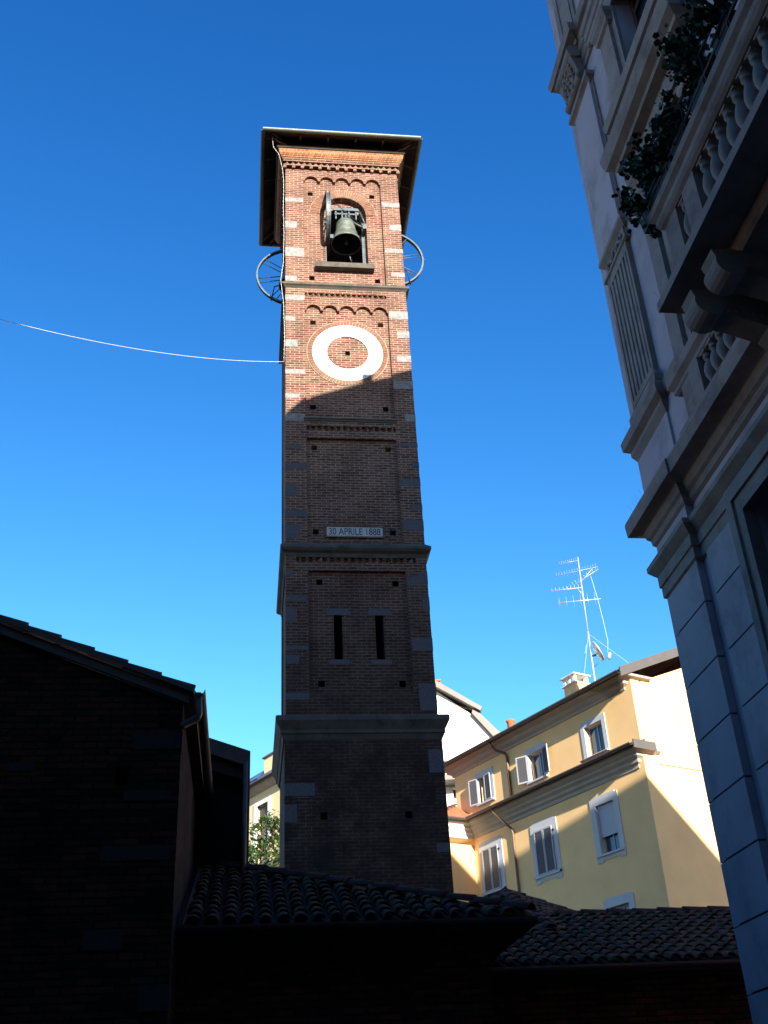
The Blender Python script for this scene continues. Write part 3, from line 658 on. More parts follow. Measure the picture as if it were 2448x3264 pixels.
# main roof
m = MB()
GZ = Z(13.05); rs = 0.42
m.prism([(-0.62, GZ + .13), (-0.62, GZ + .19), (6.0, GZ + .19 + 6.62 * rs), (12.3, GZ + .0), (12.3, GZ - .06), (6.0, GZ + .09 + 6.62 * rs)], LX - .5, x0c + .2, axis='x')
yr = m.build('roof', 'ridge_tile', yb)
m = MB(); m.prism([(-0.66, GZ - .12), (-0.66, GZ + .24), (6.0, GZ + .24 + 6.66 * rs), (6.0, GZ - .10 + 6.66 * rs)], x0c + .2, x0c + .27, axis='x')
m.prism([(6.0, GZ - .10 + 6.66 * rs), (6.0, GZ + .24 + 6.66 * rs), (12.4, GZ + .1), (12.4, GZ - .2)], x0c + .2, x0c + .27, axis='x')
m.build('verge_board', 'fascia_metal', yr)
m = MB(); gutter(m, (LX - .5, -.69, GZ + .12), (x0c + .2, -.69, GZ + .12), 0.10); m.build('gutter', 'fascia_metal', yr)
m = MB()
prof = [(0.0, GZ - .34), (0.05, GZ - .33), (0.07, GZ - .24), (0.22, GZ - .16), (0.26, GZ - .04), (0.40, GZ - .01), (0.55, GZ + .02), (0.57, GZ + .1), (0.0, GZ + .12)]
m.band(LX - .02, x0c - .55, 0.0, 1.0, prof)
m.band(x0c - 1.2, x0c - .37, 0.0, .35, [(min(p, .60), z) for p, z in prof])
m.build('eaves_cornice', 'cornice_paint', yb)
# second cornice with its little tiled ledge
CZ = Z(11.0)
prof2 = [(0.0, CZ - .66), (0.05, CZ - .64), (0.06, CZ - .52), (0.16, CZ - .46), (0.17, CZ - .36), (0.30, CZ - .28), (0.31, CZ - .20), (0.48, CZ - .10), (0.50, CZ - .01), (0.0, CZ + .0)]
m = MB(); m.band(LX + .1, x0c - .30, -0.0, .30, [(p * .98, z) for p, z in prof2]); m.build('middle_cornice', 'cornice_paint', yb)
m = MB(); m.prism([(-.66, CZ + .0), (-.66, CZ + .05), (-.0, CZ + .26), (-.0, CZ + .0)], LX + .3, x0c + .22, axis='x'); m.box(x0c + .003, x0c + .22, 0.0, 0.40, CZ, CZ + .05)
m.build('ledge_tiles', 'ridge_tile', yb)
m = MB(); gutter(m, (LX + .3, -.70, CZ + .04), (x0c + .22, -.70, CZ + .04), 0.09); m.build('gutter', 'fascia_metal', yb)
m = MB(); m.box(x0c + .22, x0c + .28, -0.62, .42, CZ - .14, CZ + .16); m.build('ledge_end_board', 'fascia_metal', yb)
m = MB(); m.box(x0c, x0c + .012, .70, 8, Z(10.59), Z(10.59) + .03); m.build('expansion_joint', 'fascia_metal', yb)
def ywin(key, frame_pad, keystone=False, sill=True, glasspane=True):
    a, b_, c0, c1 = wins[key]; x0, x1, z0, z1 = X(a), X(b_), Z(c0), Z(c1); pl_, pr_, pt, pb = frame_pad
    f = MB(); outer = rect(x0 - pl_, x1 + pr_, z0 - pb, z1 + pt)
    if keystone: outer = [(x0 - pl_, z0 - pb), (x1 + pr_, z0 - pb), (x1 + pr_, z1 + pt), (x1 + pr_ - .14, z1 + pt), (x1 + pr_ - .14, z1 + pt + .05), (x0 - pl_ + .14, z1 + pt + .05), (x0 - pl_ + .14, z1 + pt), (x0 - pl_, z1 + pt)]
    f.prism(outer, -0.035, 0.12, [rect(x0 + .003, x1 - .003, z0 + .003, z1 - .003)])
    if keystone:
        f.box(x0 - pl_, x0 + .06, -0.034, .1, z0 - pb - .12, z0 - pb); f.box(x1 - .06, x1 + pr_, -0.034, .1, z0 - pb - .12, z0 - pb); f.box(x0 + .06, x1 - .06, -0.03, .1, z0 - pb - .06, z0 - pb)
    win = f.build('window', 'grey_trim', yb)
    if sill: s = MB(); s.box(x0 - pl_ * .8, x1 + pr_ * .8, -0.11, 0.05, z0 - .07, z0 - .004); s.build('sill', 'grey_trim', win)
    fr_ = MB(); fr_.prism(rect(x0 + .004, x1 - .004, z0 + .004, z1 - .004), .20, .26, [rect(x0 + .06, (x0 + x1) / 2 - .03, z0 + .06, z1 - .06), rect((x0 + x1) / 2 + .03, x1 - .06, z0 + .06, z1 - .06)]); fr_.build('frame', 'shutter_edge', win)
    gl = MB(); gl.box(x0 + .05, x1 - .05, .225, .235, z0 + .05, z1 - .05); gl.build('pane', 'blue_glass', win)
    return win, x0, x1, z0, z1
def shutter(win, hx, wd, z0, z1, ang, side):
    """louvred leaf hinged at hx; side -1 opens to the left, +1 right; ang = opening from the wall plane"""
    Mx = Matrix.Translation((hx, -0.07, 0)) @ Matrix.Rotation(ang * -side, 4, 'Z')
    f = MB(); e = MB()
    def B(mb, a, b_, y0, y1, c0, c1):
        v = [Mx @ Vector((side * x, y, z)) for z in (c0, c1) for y in (y0, y1) for x in (a, b_)]
        mb.add(v, [(0, 2, 3, 1), (4, 5, 7, 6), (0, 1, 5, 4), (2, 6, 7, 3), (0, 4, 6, 2), (1, 3, 7, 5)])
    B(e, 0, .045, -.025, .02, z0, z1); B(e, wd - .045, wd, -.025, .02, z0, z1); B(e, .045, wd - .045, -.025, .02, z0, z0 + .06); B(e, .045, wd - .045, -.025, .02, z1 - .06, z1)
    B(f, .04, wd - .04, .004, .012, z0 + .05, z1 - .05)
    n = int((z1 - z0 - .12) / .055)
    for i in range(n):
        zc_ = z0 + .07 + i * .055
        v = [Mx @ Vector((side * x, y, z)) for x in (.045, wd - .045) for (y, z) in ((-.018, zc_), (-.012, zc_), (.004, zc_ + .045), (-.002, zc_ + .045))]
        f.add(v, [(0, 1, 5, 4), (1, 2, 6, 5), (2, 3, 7, 6), (3, 0, 4, 7), (3, 2, 1, 0), (4, 5, 6, 7)])
    so = e.build('shutter', 'shutter_edge', win); f.build('louvres', 'shutter_grey', so)
wi, x0, x1, z0, z1 = ywin('w1', (.18, .18, .22, .1)); shutter(wi, x0 - .02, .48, z0, z1, R(14), -1); shutter(wi, x1 - .42, .46, z0, z1, R(4), 1)
wi, x0, x1, z0, z1 = ywin('w2', (.18, .18, .22, .1)); shutter(wi, x0 - .02, .50, z0, z1, R(22), -1); shutter(wi, x1 + .02, .50, z0, z1, R(16), 1)
wi, x0, x1, z0, z1 = ywin('w3', (.2, .2, .2, .1))
s = MB(); s.prism([(x0 - .1, z0 - .22), (x1 + .1, z0 - .22), (x1 + .26, z0 - .09), (x0 - .26, z0 - .09)], -.24, -.0); s.build('window_hood', 'ridge_tile', wi)
for key in ('w4', 'w5'):
    wi, x0, x1, z0, z1 = ywin(key, (.26, .26, .26, .14), True); mid = (x0 + x1) / 2; wd = (x1 - x0) / 2 - .01
    shutter(wi, x0 + .0, wd, z0 + .01, z1 - .01, 0, 1); shutter(wi, x1 - .0, wd, z0 + .01, z1 - .01, 0, -1)
    hk = MB()
    for hx, hz in ((x0 - .26, z0 - .03), (x1 + .2, z0 - .03), (x0 - .02, z1 - .2), (x1 + .02, z1 - .2)): hk.box(hx, hx + .09, -.09, -.03, hz, hz + .025); hk.box(hx + .03, hx + .05, -.09, -.03, hz - .04, hz + .05)
    hk.build('shutter_stay', 'dark_iron', wi)
wi, x0, x1, z0, z1 = ywin('w6', (.26, .26, .26, .14), True)
s = MB()
zb_ = Z(9.08); k_ = int((z1 - zb_) / .05)
for i in range(k_): s.box(x0 + .01, x1 - .01, .10 - .006, .12, zb_ + i * .05, zb_ + i * .05 + .046)
s.build('roller_blind', 'blind_pvc', wi)
s = MB(); s.box(x0 + .06, x0 + .4, .27, .28, z0 + .05, z0 + .55); s.build('curtain', 'red_wood', wi)
ywin('w7', (.26, .26, .26, .14), True)
def pipe(pts, r=.05): m = MB(); m.tube(pts, r, 8); m.build('downpipe', 'copper_pipe', yb)
px_ = X(5.80)
pipe([(px_ - .32, -.66, GZ + .03), (px_ - .32, -.60, GZ - .10), (px_ - .22, -.40, GZ - .32), (px_ - .05, -.10, GZ - .46), (px_, -.07, GZ - .6), (px_, -.07, CZ + .18)], .06)
px_ = X(5.91)
pipe([(px_ - .42, -.68, CZ - .02), (px_ - .42, -.62, CZ - .2), (px_ - .25, -.36, CZ - .55), (px_ - .06, -.10, CZ - .86), (px_, -.07, CZ - 1.05), (px_, -.07, .1)], .05)
# chimneys (built on the roof)
def chimney(sx, y0, wd, dp, zb, zt, mat):
    m = MB(); m.box(sx, sx + wd, y0, y0 + dp, zb, zt - .42); o = m.build('chimney', mat, yr)
    m = MB(); m.band(sx, sx + wd, y0, y0 + dp, [(.02, zt - .46), (.07, zt - .42), (.07, zt - .38), (.0, zt - .36)])
    for (a, b_) in ((0, .14), (wd / 2 - .07, wd / 2 + .07), (wd - .14, wd)): 
        if b_ - a < 1: m.box(sx + a, sx + b_, y0, y0 + .12, zt - .37, zt - .1); m.box(sx + a, sx + b_, y0 + dp - .12, y0 + dp, zt - .37, zt - .1)
    m.box(sx, sx + .13, y0, y0 + dp, zt - .37, zt - .28)
    m.band(sx, sx + wd, y0, y0 + dp, [(.02, zt - .1), (.09, zt - .08), (.09, zt - .03), (.0, zt + .0)]); m.build('chimney_cap', 'white_stone', o)
chimney(-4.75, 1.2, .72, .72, GZ + .3, 18.15, 'yellow_plaster')
m = MB(); m.lathe([(.16, 0), (.16, .75), (.2, .78), (.2, .84), (.1, .9), (0, .92)], (-8.45, 1.2, 16.75), 14); m.build('flue_pot', 'red_tile', yr)

# projecting corner wing on the far left of the yellow house
wg = thing('yellow_corner_wing', 'sunlit yellow wing with white cornice and red tile roof beside the tower', 'house wing', YC, 148)
m = MB(); wx1 = X(8.1); wx0 = X(12.5)
m.box(wx0, wx1, -1.75, 0.3, 0, CZ - .9)
m.build('wall', 'yellow_plaster', wg)
m = MB(); m.box(wx1, wx1 + .012, -1.75, -1.55, 0, CZ - .92); m.build('corner_strip', 'white_plaster', wg)
m = MB(); m.band(wx0, wx1, -1.75, 0.0, [(p * .8, z) for p, z in prof2]); m.build('cornice', 'white_plaster', wg)
m = MB(); q = .52
m.add([(wx0 - q, -1.75 - q, CZ + .02), (wx1 + q, -1.75 - q, CZ + .02), (wx1 + q, -.01, CZ + .02), (wx0 - q, -.01, CZ + .02), (wx0 + 1, -.01, CZ + 1.05), (wx1 - 1.1, -.01, CZ + 1.05)], [(0, 1, 5, 4), (1, 2, 5), (2, 3, 4, 5), (3, 0, 4), (3, 2, 1, 0)])
wr = m.build('roof', 'red_tile', wg)
m = MB(); ridge(m, (wx1 + q, -1.75 - q, CZ + .05), (wx1 - 1.1, -.01, CZ + 1.08), .11, .4); m.build('ridge_tiles', 'ridge_tile', wr)
m = MB(); gutter(m, (wx0, -1.82 - q, CZ + .02), (wx1 + q, -1.82 - q, CZ + .02), .09); gutter(m, (wx1 + q + .05, -1.82 - q, CZ + .02), (wx1 + q + .05, -.6, CZ + .02), .09); m.build('gutter', 'fascia_metal', wr)

# ------------------------------------------------------------------ aerial mast and dish on the roof
def yl(x, y, z):
    return Vector(YC) + Matrix.Rotation(R(90 - 148), 3, 'Z') @ Vector((x, y, z))
AO = (8.4189 - .848 + .848, 37.055 + 1.357 + .53)
AO = (YC[0] + 1.6 * -.53 + .848, YC[1] + 1.6 * .848 + .53, 0)
def ap(s, z, d=0): a = R(100); return (s * math.sin(a) - d * math.cos(a) * -1, s * math.cos(a) + d * math.sin(a), z)
an_ = thing('aerial_mast', 'tall white aerial mast with several TV antennas on the yellow house roof', 'antenna', AO)
m = MB(); m.tube([ap(-.73, 14.5), ap(-.73, 16.72), ap(-.70, 18.97)], .033, 8); m.tube([ap(-.70, 18.9), ap(-.64, 22.3)], .023, 8); m.build('mast', 'antenna_metal', an_)
def yagi(p, q, n, l, r=.02, tilt=0):
    p, q = Vector(p), Vector(q); m = MB(); m.tube([p, q], r, 6); d = (q - p).normalized(); s = d.cross(Vector((0, 0, 1))).normalized()
    for i in range(n):
        c_ = p.lerp(q, (i + .2) / n); v = (s * math.cos(tilt) + Vector((0, 0, 1)) * math.sin(tilt)) * (l / 2) * (0.8 + .4 * i / n)
        m.tube([c_ - v, c_ + v], .005, 4)
    m.build('yagi_antenna', 'antenna_metal', an_)
yagi(ap(-1.43, 22.11), ap(-.66, 22.15), 9, .25, .006, R(30)); yagi(ap(-1.62, 21.6), ap(.1, 21.75), 16, .28, .007, R(30)); yagi(ap(-1.3, 20.95, .2), ap(.02, 21.55, -.2), 12, .3, .007, R(30))
yagi(ap(-1.89, 20.95), ap(-.68, 20.92), 8, .25, .014, R(60)); yagi(ap(-1.69, 20.38), ap(0, 20.32), 6, .55, .016, R(80))
m = MB()
for a_, b_ in (((-.68, 21.15), (-.15, 21.68)), ((-.69, 20.6), (-.85, 20.93))): m.tube([ap(*a_), ap(*b_)], .012, 5)
islands(m, 'brace', 'antenna_metal', an_)
m = MB(); m.tube([ap(-.25, 21.4), ap(-.12, 20.3), ap(-.05, 19.4), ap(0, 18.5), ap(-.08, 18.0)], .007, 4); islands(m, 'coax_cable', 'cable_white', an_)
m = MB()
for e_ in ((-1.6, 16.2, -1), (2.6, 16.6, 1.5), (-.9, 16.2, 2.5)): m.tube([ap(-.70, 18.9), ap(*e_)], .004, 4)
islands(m, 'guy_wire', 'cable_white', an_)
dish = thing('satellite_dish', 'pale satellite dish on an arm clamped to the aerial mast', 'satellite dish', AO)
m = MB(); dm = Matrix.Translation(Vector(ap(-.50, 18.1))) @ Matrix.Rotation(R(-8), 4, 'Z') @ Matrix.Rotation(R(66), 4, 'Y')
n = 24; vs = []; fs = []
for i in range(5):
    r_ = .43 * i / 4
    for k in range(n): a = 2 * math.pi * k / n; vs.append(dm @ Vector((r_ * math.cos(a), r_ * math.sin(a), .12 * (r_ / .43) ** 2 - .05)))
for i in range(4):
    for k in range(n): a, b_ = i * n + k, i * n + (k + 1) % n; fs.append((a, b_, b_ + n, a + n))
m.add(vs, fs, True); ob = m.build('reflector', 'antenna_metal', dish); so = ob.modifiers.new('thick', 'SOLIDIFY'); so.thickness = .02
m = MB(); m.tube([ap(-.70, 17.95), ap(-.52, 17.98)], .04, 6); m.tube([ap(-.66, 17.5), ap(-.5, 17.62), ap(-.05, 17.85)], .014, 5); m.build('arm', 'bell_iron', dish)
m = MB(); m.tube([ap(-.07, 17.75), ap(.0, 18.0)], .065, 8); m.build('receiver_head', 'antenna_metal', dish)

# ------------------------------------------------------------------ white building behind
WB = (0, 54.9, 0)
wb = thing('white_gabled_house', 'bright white gabled building seen between the tower and yellow house', 'house', WB, 90)
m = MB(); m.prism([(-3, 0), (7.5, 0), (7.5, 18.6), (5.15, 20.3), (4.07, 21.62), (2.3, 23.05), (-3, 24.9)], 0, 8, [rect(2.75, 3.4, 17.2, 17.75)]); m.build('wall', 'white_plaster', wb)
m = MB(); m.prism([(-3.0, 25.1), (-3, 25.35), (2.3, 23.45), (4.6, 21.85), (4.5, 21.65), (2.3, 23.1)], -.5, 8.3); m.prism([(4.05, 21.62), (4.15, 21.95), (5.35, 20.55), (7.8, 18.7), (7.8, 18.35), (5.05, 20.3)], -.3, 8.3); m.build('roof', 'fascia_metal', wb)
m = MB()
for i in range(26): x = 2.0 + i * .09; z = 22.55 - i * .03; m.box(x, x + .06, -.05, .0, z, z + .06)
m.build('dentil_course', 'cornice_paint', wb)
m = MB(); m.box(2.15, 2.52, .5, .9, 22.8, 23.4)
wch = m.build('chimney', 'white_stone', wb)
m = MB()
for k in range(4): m.box(2.1, 2.58, .45, .95, 23.4 + k * .14, 23.48 + k * .14)
m.build('chimney_cap', 'red_tile', wch)
m = MB(); m.box(2.3, 3.6, -1.2, .0, 17.85, 18.05); m.box(2.3, 3.6, -1.15, -1.0, 18.05, 18.1); m.tube([(2.3, -1.1, 18.8), (3.6, -1.1, 18.8)], .04, 6)
for i in range(12): m.tube([(2.35 + i * .11, -1.1, 18.05), (2.35 + i * .11, -1.1, 18.8)], .018, 4)
m.build('balcony', 'fascia_metal', wb)
m = MB(); m.box(2.7, 3.5, .3, .35, 17.0, 17.85); m.build('window', 'window_glass', wb)

# ------------------------------------------------------------------ pale house far left behind the tree
S = 62 / 45.0
HX = (-5.2 * S, 44.7 * S, 0)
lh = thing('pale_yellow_house', 'pale yellow house with white framed window between annex and tower', 'house', HX, 144)
zq = lambda z: 1.6 + (z - 1.6) * S
m = MB(); ZE = 20.75
wx = (-.96 - .55, -.96 + .40)
m.prism(rect(-9, 6, 0, ZE), 0, .4, [rect(-2.05, -.72, 16.2, 19.72)]); m.box(-9, 6, 1.5, 9, 0, ZE); m.build('wall', 'pale_plaster', lh)
m = MB(); m.prism(rect(-2.42, -.42, 16.0, 19.95), -.06, .1, [rect(-2.05, -.72, 16.2, 19.72)]); lw = m.build('window', 'white_plaster', lh)
m = MB(); m.prism(rect(-2.04, -.73, 16.21, 19.71), .22, .30, [rect(-1.96, -1.43, 16.3, 19.0), rect(-1.34, -.81, 16.3, 19.0)]); m.build('frame', 'red_wood', lw)
m = MB(); m.box(-2.0, -.76, .24, .27, 16.25, 19.1); m.build('pane', 'blue_glass', lw)
m = MB()
for i in range(7): m.box(-2.03, -.74, .14, .17, 19.0 + i * .1, 19.0 + i * .1 + .085)
m.build('roller_shutter', 'brown_metal', lw)
m = MB(); m.band(-9, 6, 0, 1, [(0, ZE - .3), (.3, ZE - .1), (.45, ZE)]); m.build('eaves', 'cornice_paint', lh)
m = MB(); m.prism([(-.55, ZE), (-.55, ZE + .12), (.9, ZE + 1.55), (4.5, ZE + 2.5), (9.5, ZE + 1.5), (9.5, ZE)], -9.3, 6.3, axis='x'); lr_ = m.build('roof', 'fascia_metal', lh)
m = MB(); gutter(m, (-9.3, -.62, ZE + .1), (6.3, -.62, ZE + .1), .12); m.build('gutter', 'dark_iron', lr_)
m = MB(); m.obox(Matrix.Translation((-2.45, .22, ZE + .92)) @ Matrix.Rotation(R(44.6), 4, 'X'), .9, .8, .1); m.build('skylight', 'blue_glass', lr_)
m = MB(); m.box(-1.75, -.55, .25, 1.15, ZE + .3, 22.55); lc_ = m.build('chimney', 'pale_plaster', lr_)
m = MB(); m.band(-1.75, -.55, .25, 1.15, [(.0, 22.55), (.1, 22.57), (.1, 22.65), (0, 22.7)]); m.build('chimney_cap', 'fascia_metal', lc_)

# ------------------------------------------------------------------ magnolia tree
rt = random.Random(3)
TX, TY = -6.4, 57.0
tr = thing('magnolia_tree', 'leafy magnolia tree in front of the pale yellow house', 'tree', (TX, TY, 0))
m = MB(); leaves = MB(); tips = []
def limb(p, d, L, r, depth):
    q = p + d * L; mid = p.lerp(q, .5) + Vector((rt.uniform(-1, 1), rt.uniform(-1, 1), rt.uniform(-.3, .3))) * L * .08
    m.tube([p, mid, q], [r, r * .8, r * .62], 6)
    if depth == 0: tips.append(q); return
    if depth <= 2: tips.append(mid)
    for _ in range(3 if depth > 1 else 4):
        nd = (d + Vector((rt.uniform(-1, 1), rt.uniform(-1, 1), rt.uniform(-.35, .7))) * .75).normalized(); limb(q, nd, L * rt.uniform(.6, .8), r * .55, depth - 1)
limb(Vector((0, 0, 0)), Vector((0, 0, 1)), 12.5, .32, 0)
for k in range(10):
    a = k * 2.4; limb(Vector((0, 0, 9.5 + k * .33)), Vector((math.cos(a), math.sin(a), .75)).normalized(), 1.75, .12, 3)
limb(Vector((0, 0, 12.5)), Vector((0.15, 0, 1)), 2.0, .16, 3)
for tpt in tips:
    if rt.random() < .12: continue
    for _ in range(24):
        c_ = tpt + Vector((rt.gauss(0, .27), rt.gauss(0, .27), rt.gauss(0, .2))); d = Vector((rt.uniform(-1, 1), rt.uniform(-1, 1), rt.uniform(-.7, .9))).normalized(); s_ = d.cross(Vector((rt.uniform(-1, 1), rt.uniform(-1, 1), 1))).normalized()
        L = rt.uniform(.22, .36); u_ = s_.cross(d)
        leaves.add([c_, c_ + d * L * .5 + s_ * L * .22 + u_ * .02, c_ + d * L, c_ + d * L * .5 - s_ * L * .22 + u_ * .02], [(0, 1, 2, 3)])
m.build('trunk', 'bark', tr); leaves.build('crown', 'leaf_green', tr)

# ------------------------------------------------------------------ right palazzo: local x = towards the viewer, y = into the building
PC = (3.2674, 11.5466, 0)
pa = thing('grey_palazzo', 'grey stuccoed palazzo with ledges, fluted pilaster and stone balcony at the right', 'palazzo', PC, 172)
LEN = 24.0
m = MB()
# facade wall with window openings
ho = [rect(2.20, 3.7, -1, -.5)] if False else [rect(2.30, 3.5, 4.0, 6.95), rect(2.25, 3.3, 8.5, 12.0), rect(2.2, 3.3, 13.35, 15.4), rect(6.2, 7.4, 4.0, 6.95), rect(6.2, 7.3, 8.5, 12.0), rect(6.2, 7.3, 13.35, 15.4)]
m.prism(rect(0, LEN, 8.12, 23.2), 0, .45, [h for h in ho if h[0][1] > 8]); m.prism(rect(0, LEN, 0, 8.12), .09, .45, [h for h in ho if h[0][1] < 8])
gable = [(0, 0), (17.2, 0), (17.2, 17.3), (16.6, 17.7), (15.3, 18.95), (15.0, 18.85), (13.7, 20.15), (13.4, 20.1), (11.8, 21.5), (5.38, 26.1), (2.27, 25.05), (.33, 24.4), (0, 24.0)]
m.prism(gable[:], 0.45, LEN, axis='x') if False else None
m.prism([(p[0] + .0, p[1]) for p in gable], -0.0, 0.4, axis='x') if False else None
m.prism([(.45, 0), (17.2, 0), (17.2, 17.0), (11.8, 21.2), (5.38, 25.8), (.45, 24.0)], 0.0, 0.45, axis='x')
m.box(0, LEN, 17.0, 17.2, 0, 16.9); m.box(LEN - .4, LEN, .45, 17, 0, 17)
m.build('wall', 'palazzo_plaster', pa)
# the roof
m = MB()
m.prism([(-1.33, 23.33), (-1.33, 23.47), (-.84, 24.0), (-.5, 24.2), (.33, 24.5), (2.27, 25.15), (5.38, 26.2), (11.8, 21.5), (13.7, 20.15), (16.6, 17.7), (17.6, 16.9), (17.6, 16.7), (11.8, 21.2), (5.38, 25.9), (.3, 24.1), (-.2, 23.3)], -.0, LEN, axis='x')
pro = m.build('roof', 'ridge_tile', pa)
m = MB(); m.box(0.2, .5, .95, 1.2, 24.5, 25.0); m.band(0.2, .5, .95, 1.2, [(.03, 25.0), (.03, 25.06)]); m.build('chimney', 'palazzo_trim', pro)
m = MB()
m.box(2.32, 3.48, .40, .43, 4.0, 6.93); m.box(6.22, 7.38, .40, .43, 4.0, 6.93); pass
# narrow pilaster strip, lower storey with rustication grooves
gz = [6.60, 5.96, 5.33, 4.68, 4.06, 3.43, 2.81, 2.18, 1.55, .9]
m = MB(); prev = 7.12
for z in gz + [0]:
    m.box(0.14, 0.96, .0, .085, z + .011, prev - .0); m.box(0, .14, .004, .09, z, prev); prev = z - .011
m.build('pilaster', 'palazzo_plaster', pa)
m = MB(); m.box(.10, .93, .03, .088, 0, 7.1); m.build('groove_bed', 'dark_iron', pa)
m = MB(); prev = 7.12
for z in gz + [0]:
    for x0_, x1_ in ((1.12, 1.86), (3.94, 5.8), (7.8, 14), ): m.box(x0_, x1_, .06, .088, z + .01, prev)
    prev = z - .01
islands(m, 'rusticated_panel', 'palazzo_plaster', pa)
m = MB()
for x0_, x1_ in ((1.13, 1.85), (3.95, 5.79), (7.81, 13.9)): m.box(x0_, x1_, .078, .089, 0, 7.1)
m.build('groove_bed', 'dark_iron', pa)
# string course / architrave
m = MB(); arch_prof = [(.0, 7.10), (.03, 7.12), (.03, 7.25), (.05, 7.26), (.05, 7.40), (.08, 7.43), (.14, 7.50), (.14, 7.56), (.0, 7.58)]
m.band(0.98, LEN, .09, 1, arch_prof); m.band(0.0, .98, .0, .5, [(p * .9, z) for p, z in arch_prof]); m.build('string_course', 'palazzo_trim', pa)
m = MB(); m.box(0, .98, .0, .09, 7.55, 7.82); m.build('frieze', 'palazzo_plaster', pa)
cp = [(.0, 7.80), (.03, 7.83), (.04, 7.90), (.07, 7.93), (.10, 8.02), (.12, 8.03), (.24, 8.06), (.25, 8.22), (.24, 8.26), (.0, 8.30)]
m = MB(); m.band(0.98, LEN, 0.088, 1, [(p * 1.25, z) for p, z in cp]); m.band(0.0, 1.0, 0, .5, [(p, z - .004) for p, z in cp]); m.build('ledge', 'palazzo_trim', pa)
# pedestal zone 8.3 - 9.4
m = MB(); m.box(0.02, 1.1, -.03, 0, 8.28, 9.2); m.box(1.75, 2.0, -.1, 0, 8.28, 8.95); islands(m, 'pedestal', 'palazzo_plaster', pa)
pp = [(.0, 9.02), (.02, 9.06), (.05, 9.12), (.05, 9.18), (.12, 9.24), (.13, 9.36), (.11, 9.40), (.0, 9.42)]
m = MB(); m.band(.3, 1.6, 0.06, .5, pp); m.band(.02, 1.1, -.03, .5, [(p, z - .003) for p, z in pp]); m.build('ledge', 'palazzo_trim', pa)
# fluted pilaster
m = MB(); m.box(.27, 1.10, -.03, 0, 9.42, 15.2); m.build('pilaster_back', 'palazzo_trim', pa)
m = MB(); nf = 6; fw_ = (1.03 - .34) / nf
for i in range(nf):
    a = .34 + i * fw_; m.prism([(a + .012, -.028), (a + .026, -.062), (a + fw_ - .026, -.062), (a + fw_ - .012, -.028)], 9.72, 11.7 , axis='z')
m.band(.28, 1.09, -.03, .3, [(.04, 9.42), (.08, 9.45), (.08, 9.54), (.05, 9.58), (.03, 9.64)]); m.box(.30, 1.07, -.068, -.03, 9.64, 9.73); m.box(.30, 1.07, -.066, -.03, 11.66, 11.8)
m.box(.28, .335, -.064, -.03, 9.6, 11.8); m.box(1.035, 1.09, -.064, -.03, 9.6, 11.8)
m.build('fluted_pilaster', 'palazzo_trim', pa)
m = MB(); m.band(.28, 1.10, -.03, .3, [(.03, 11.80), (.06, 11.82), (.06, 11.86), (.02, 11.88)]); m.band(.28, 1.10, -.03, .3, [(.02, 12.06), (.05, 12.10), (.08, 12.14), (.08, 12.2), (.0, 12.22)])
m.box(.30, 1.08, -.055, 0, 11.86, 12.08)
for i in range(9):
    cx = .36 + i * .08; r_ = .03 + .018 * math.sin(i * 2.2)
    m.lathe([(0, -r_), (r_ * .8, -r_ * .6), (r_, 0), (r_ * .8, r_ * .6), (0, r_)], (cx, -.062, 11.97 + .03 * math.cos(i * 1.7)), 8)
for i in range(4): m.ring((.42 + i * .18, -.055, 11.96), .03, .055, -.025, .01, 'y', 14)
m.build('capital', 'palazzo_trim', pa)
m = MB(); m.box(.31, 1.06, -.07, -.03, 12.22, 15.1); m.build('plain_pilaster', 'palazzo_plaster', pa)
m = MB(); m.band(.29, 1.06, -.04, .3, [(.02, 15.04), (.05, 15.08), (.09, 15.11), (.09, 15.19), (.0, 15.21)]); m.build('impost', 'palazzo_trim', pa)
# carved console above
m = MB()
def scroll(mb, x0, x1, c, r, seg=20): mb.add([(x, c[0] + r * math.cos(2 * math.pi * k / seg), c[1] + r * math.sin(2 * math.pi * k / seg)) for x in (x0, x1) for k in range(seg)], [(k, (k + 1) % seg, (k + 1) % seg + seg, k + seg) for k in range(seg)] + [tuple(range(seg)), tuple(range(seg, 2 * seg))], False)
m.prism([(0, 15.2), (-.10, 15.22), (-.16, 15.28), (-.15, 15.42), (-.17, 15.58), (-.22, 15.74), (-.25, 15.86), (-.22, 15.98), (-.1, 16.0), (0, 16.0)], .30, .95, axis='x')
scroll(m, .27, .98, (-.14, 15.86), .13); scroll(m, .30, .95, (-.10, 15.32), .09)
for i in range(60):
    t = i / 59; z = 15.3 + t * .6; y = -.17 - .07 * t * t; x = .62 + .20 * math.sin(i * 2.4)
    r_ = .024 + .02 * abs(math.sin(i * 1.3)); m.lathe([(0, -r_), (r_ * .8, -r_ * .6), (r_, 0), (r_ * .8, r_ * .6), (0, r_)], (x, y, z), 8)
m.build('console', 'palazzo_trim', pa)
m = MB(); ep = [(.0, 15.50), (.03, 15.52), (.03, 15.64), (.05, 15.66), (.05, 15.80), (.08, 15.83), (.08, 15.97)]
m.band(1.3, LEN, -.04, 1, ep + [(.0, 15.98)]); m.band(.95, 1.4, 0, 1, ep + [(.0, 15.98)])
m.band(.26, .96, -.03, .5, [(.02, 15.98), (.08, 16.0), (.10, 16.04), (.22, 16.07), (.24, 16.16), (.25, 16.2), (.0, 16.24)])
m.band(1.0, LEN, 0, 1, [(.02, 15.97), (.08, 15.99), (.10, 16.04), (.15, 16.07), (.17, 16.16), (.18, 16.2), (.0, 16.24)])
m.build('entablature', 'palazzo_trim', pa)
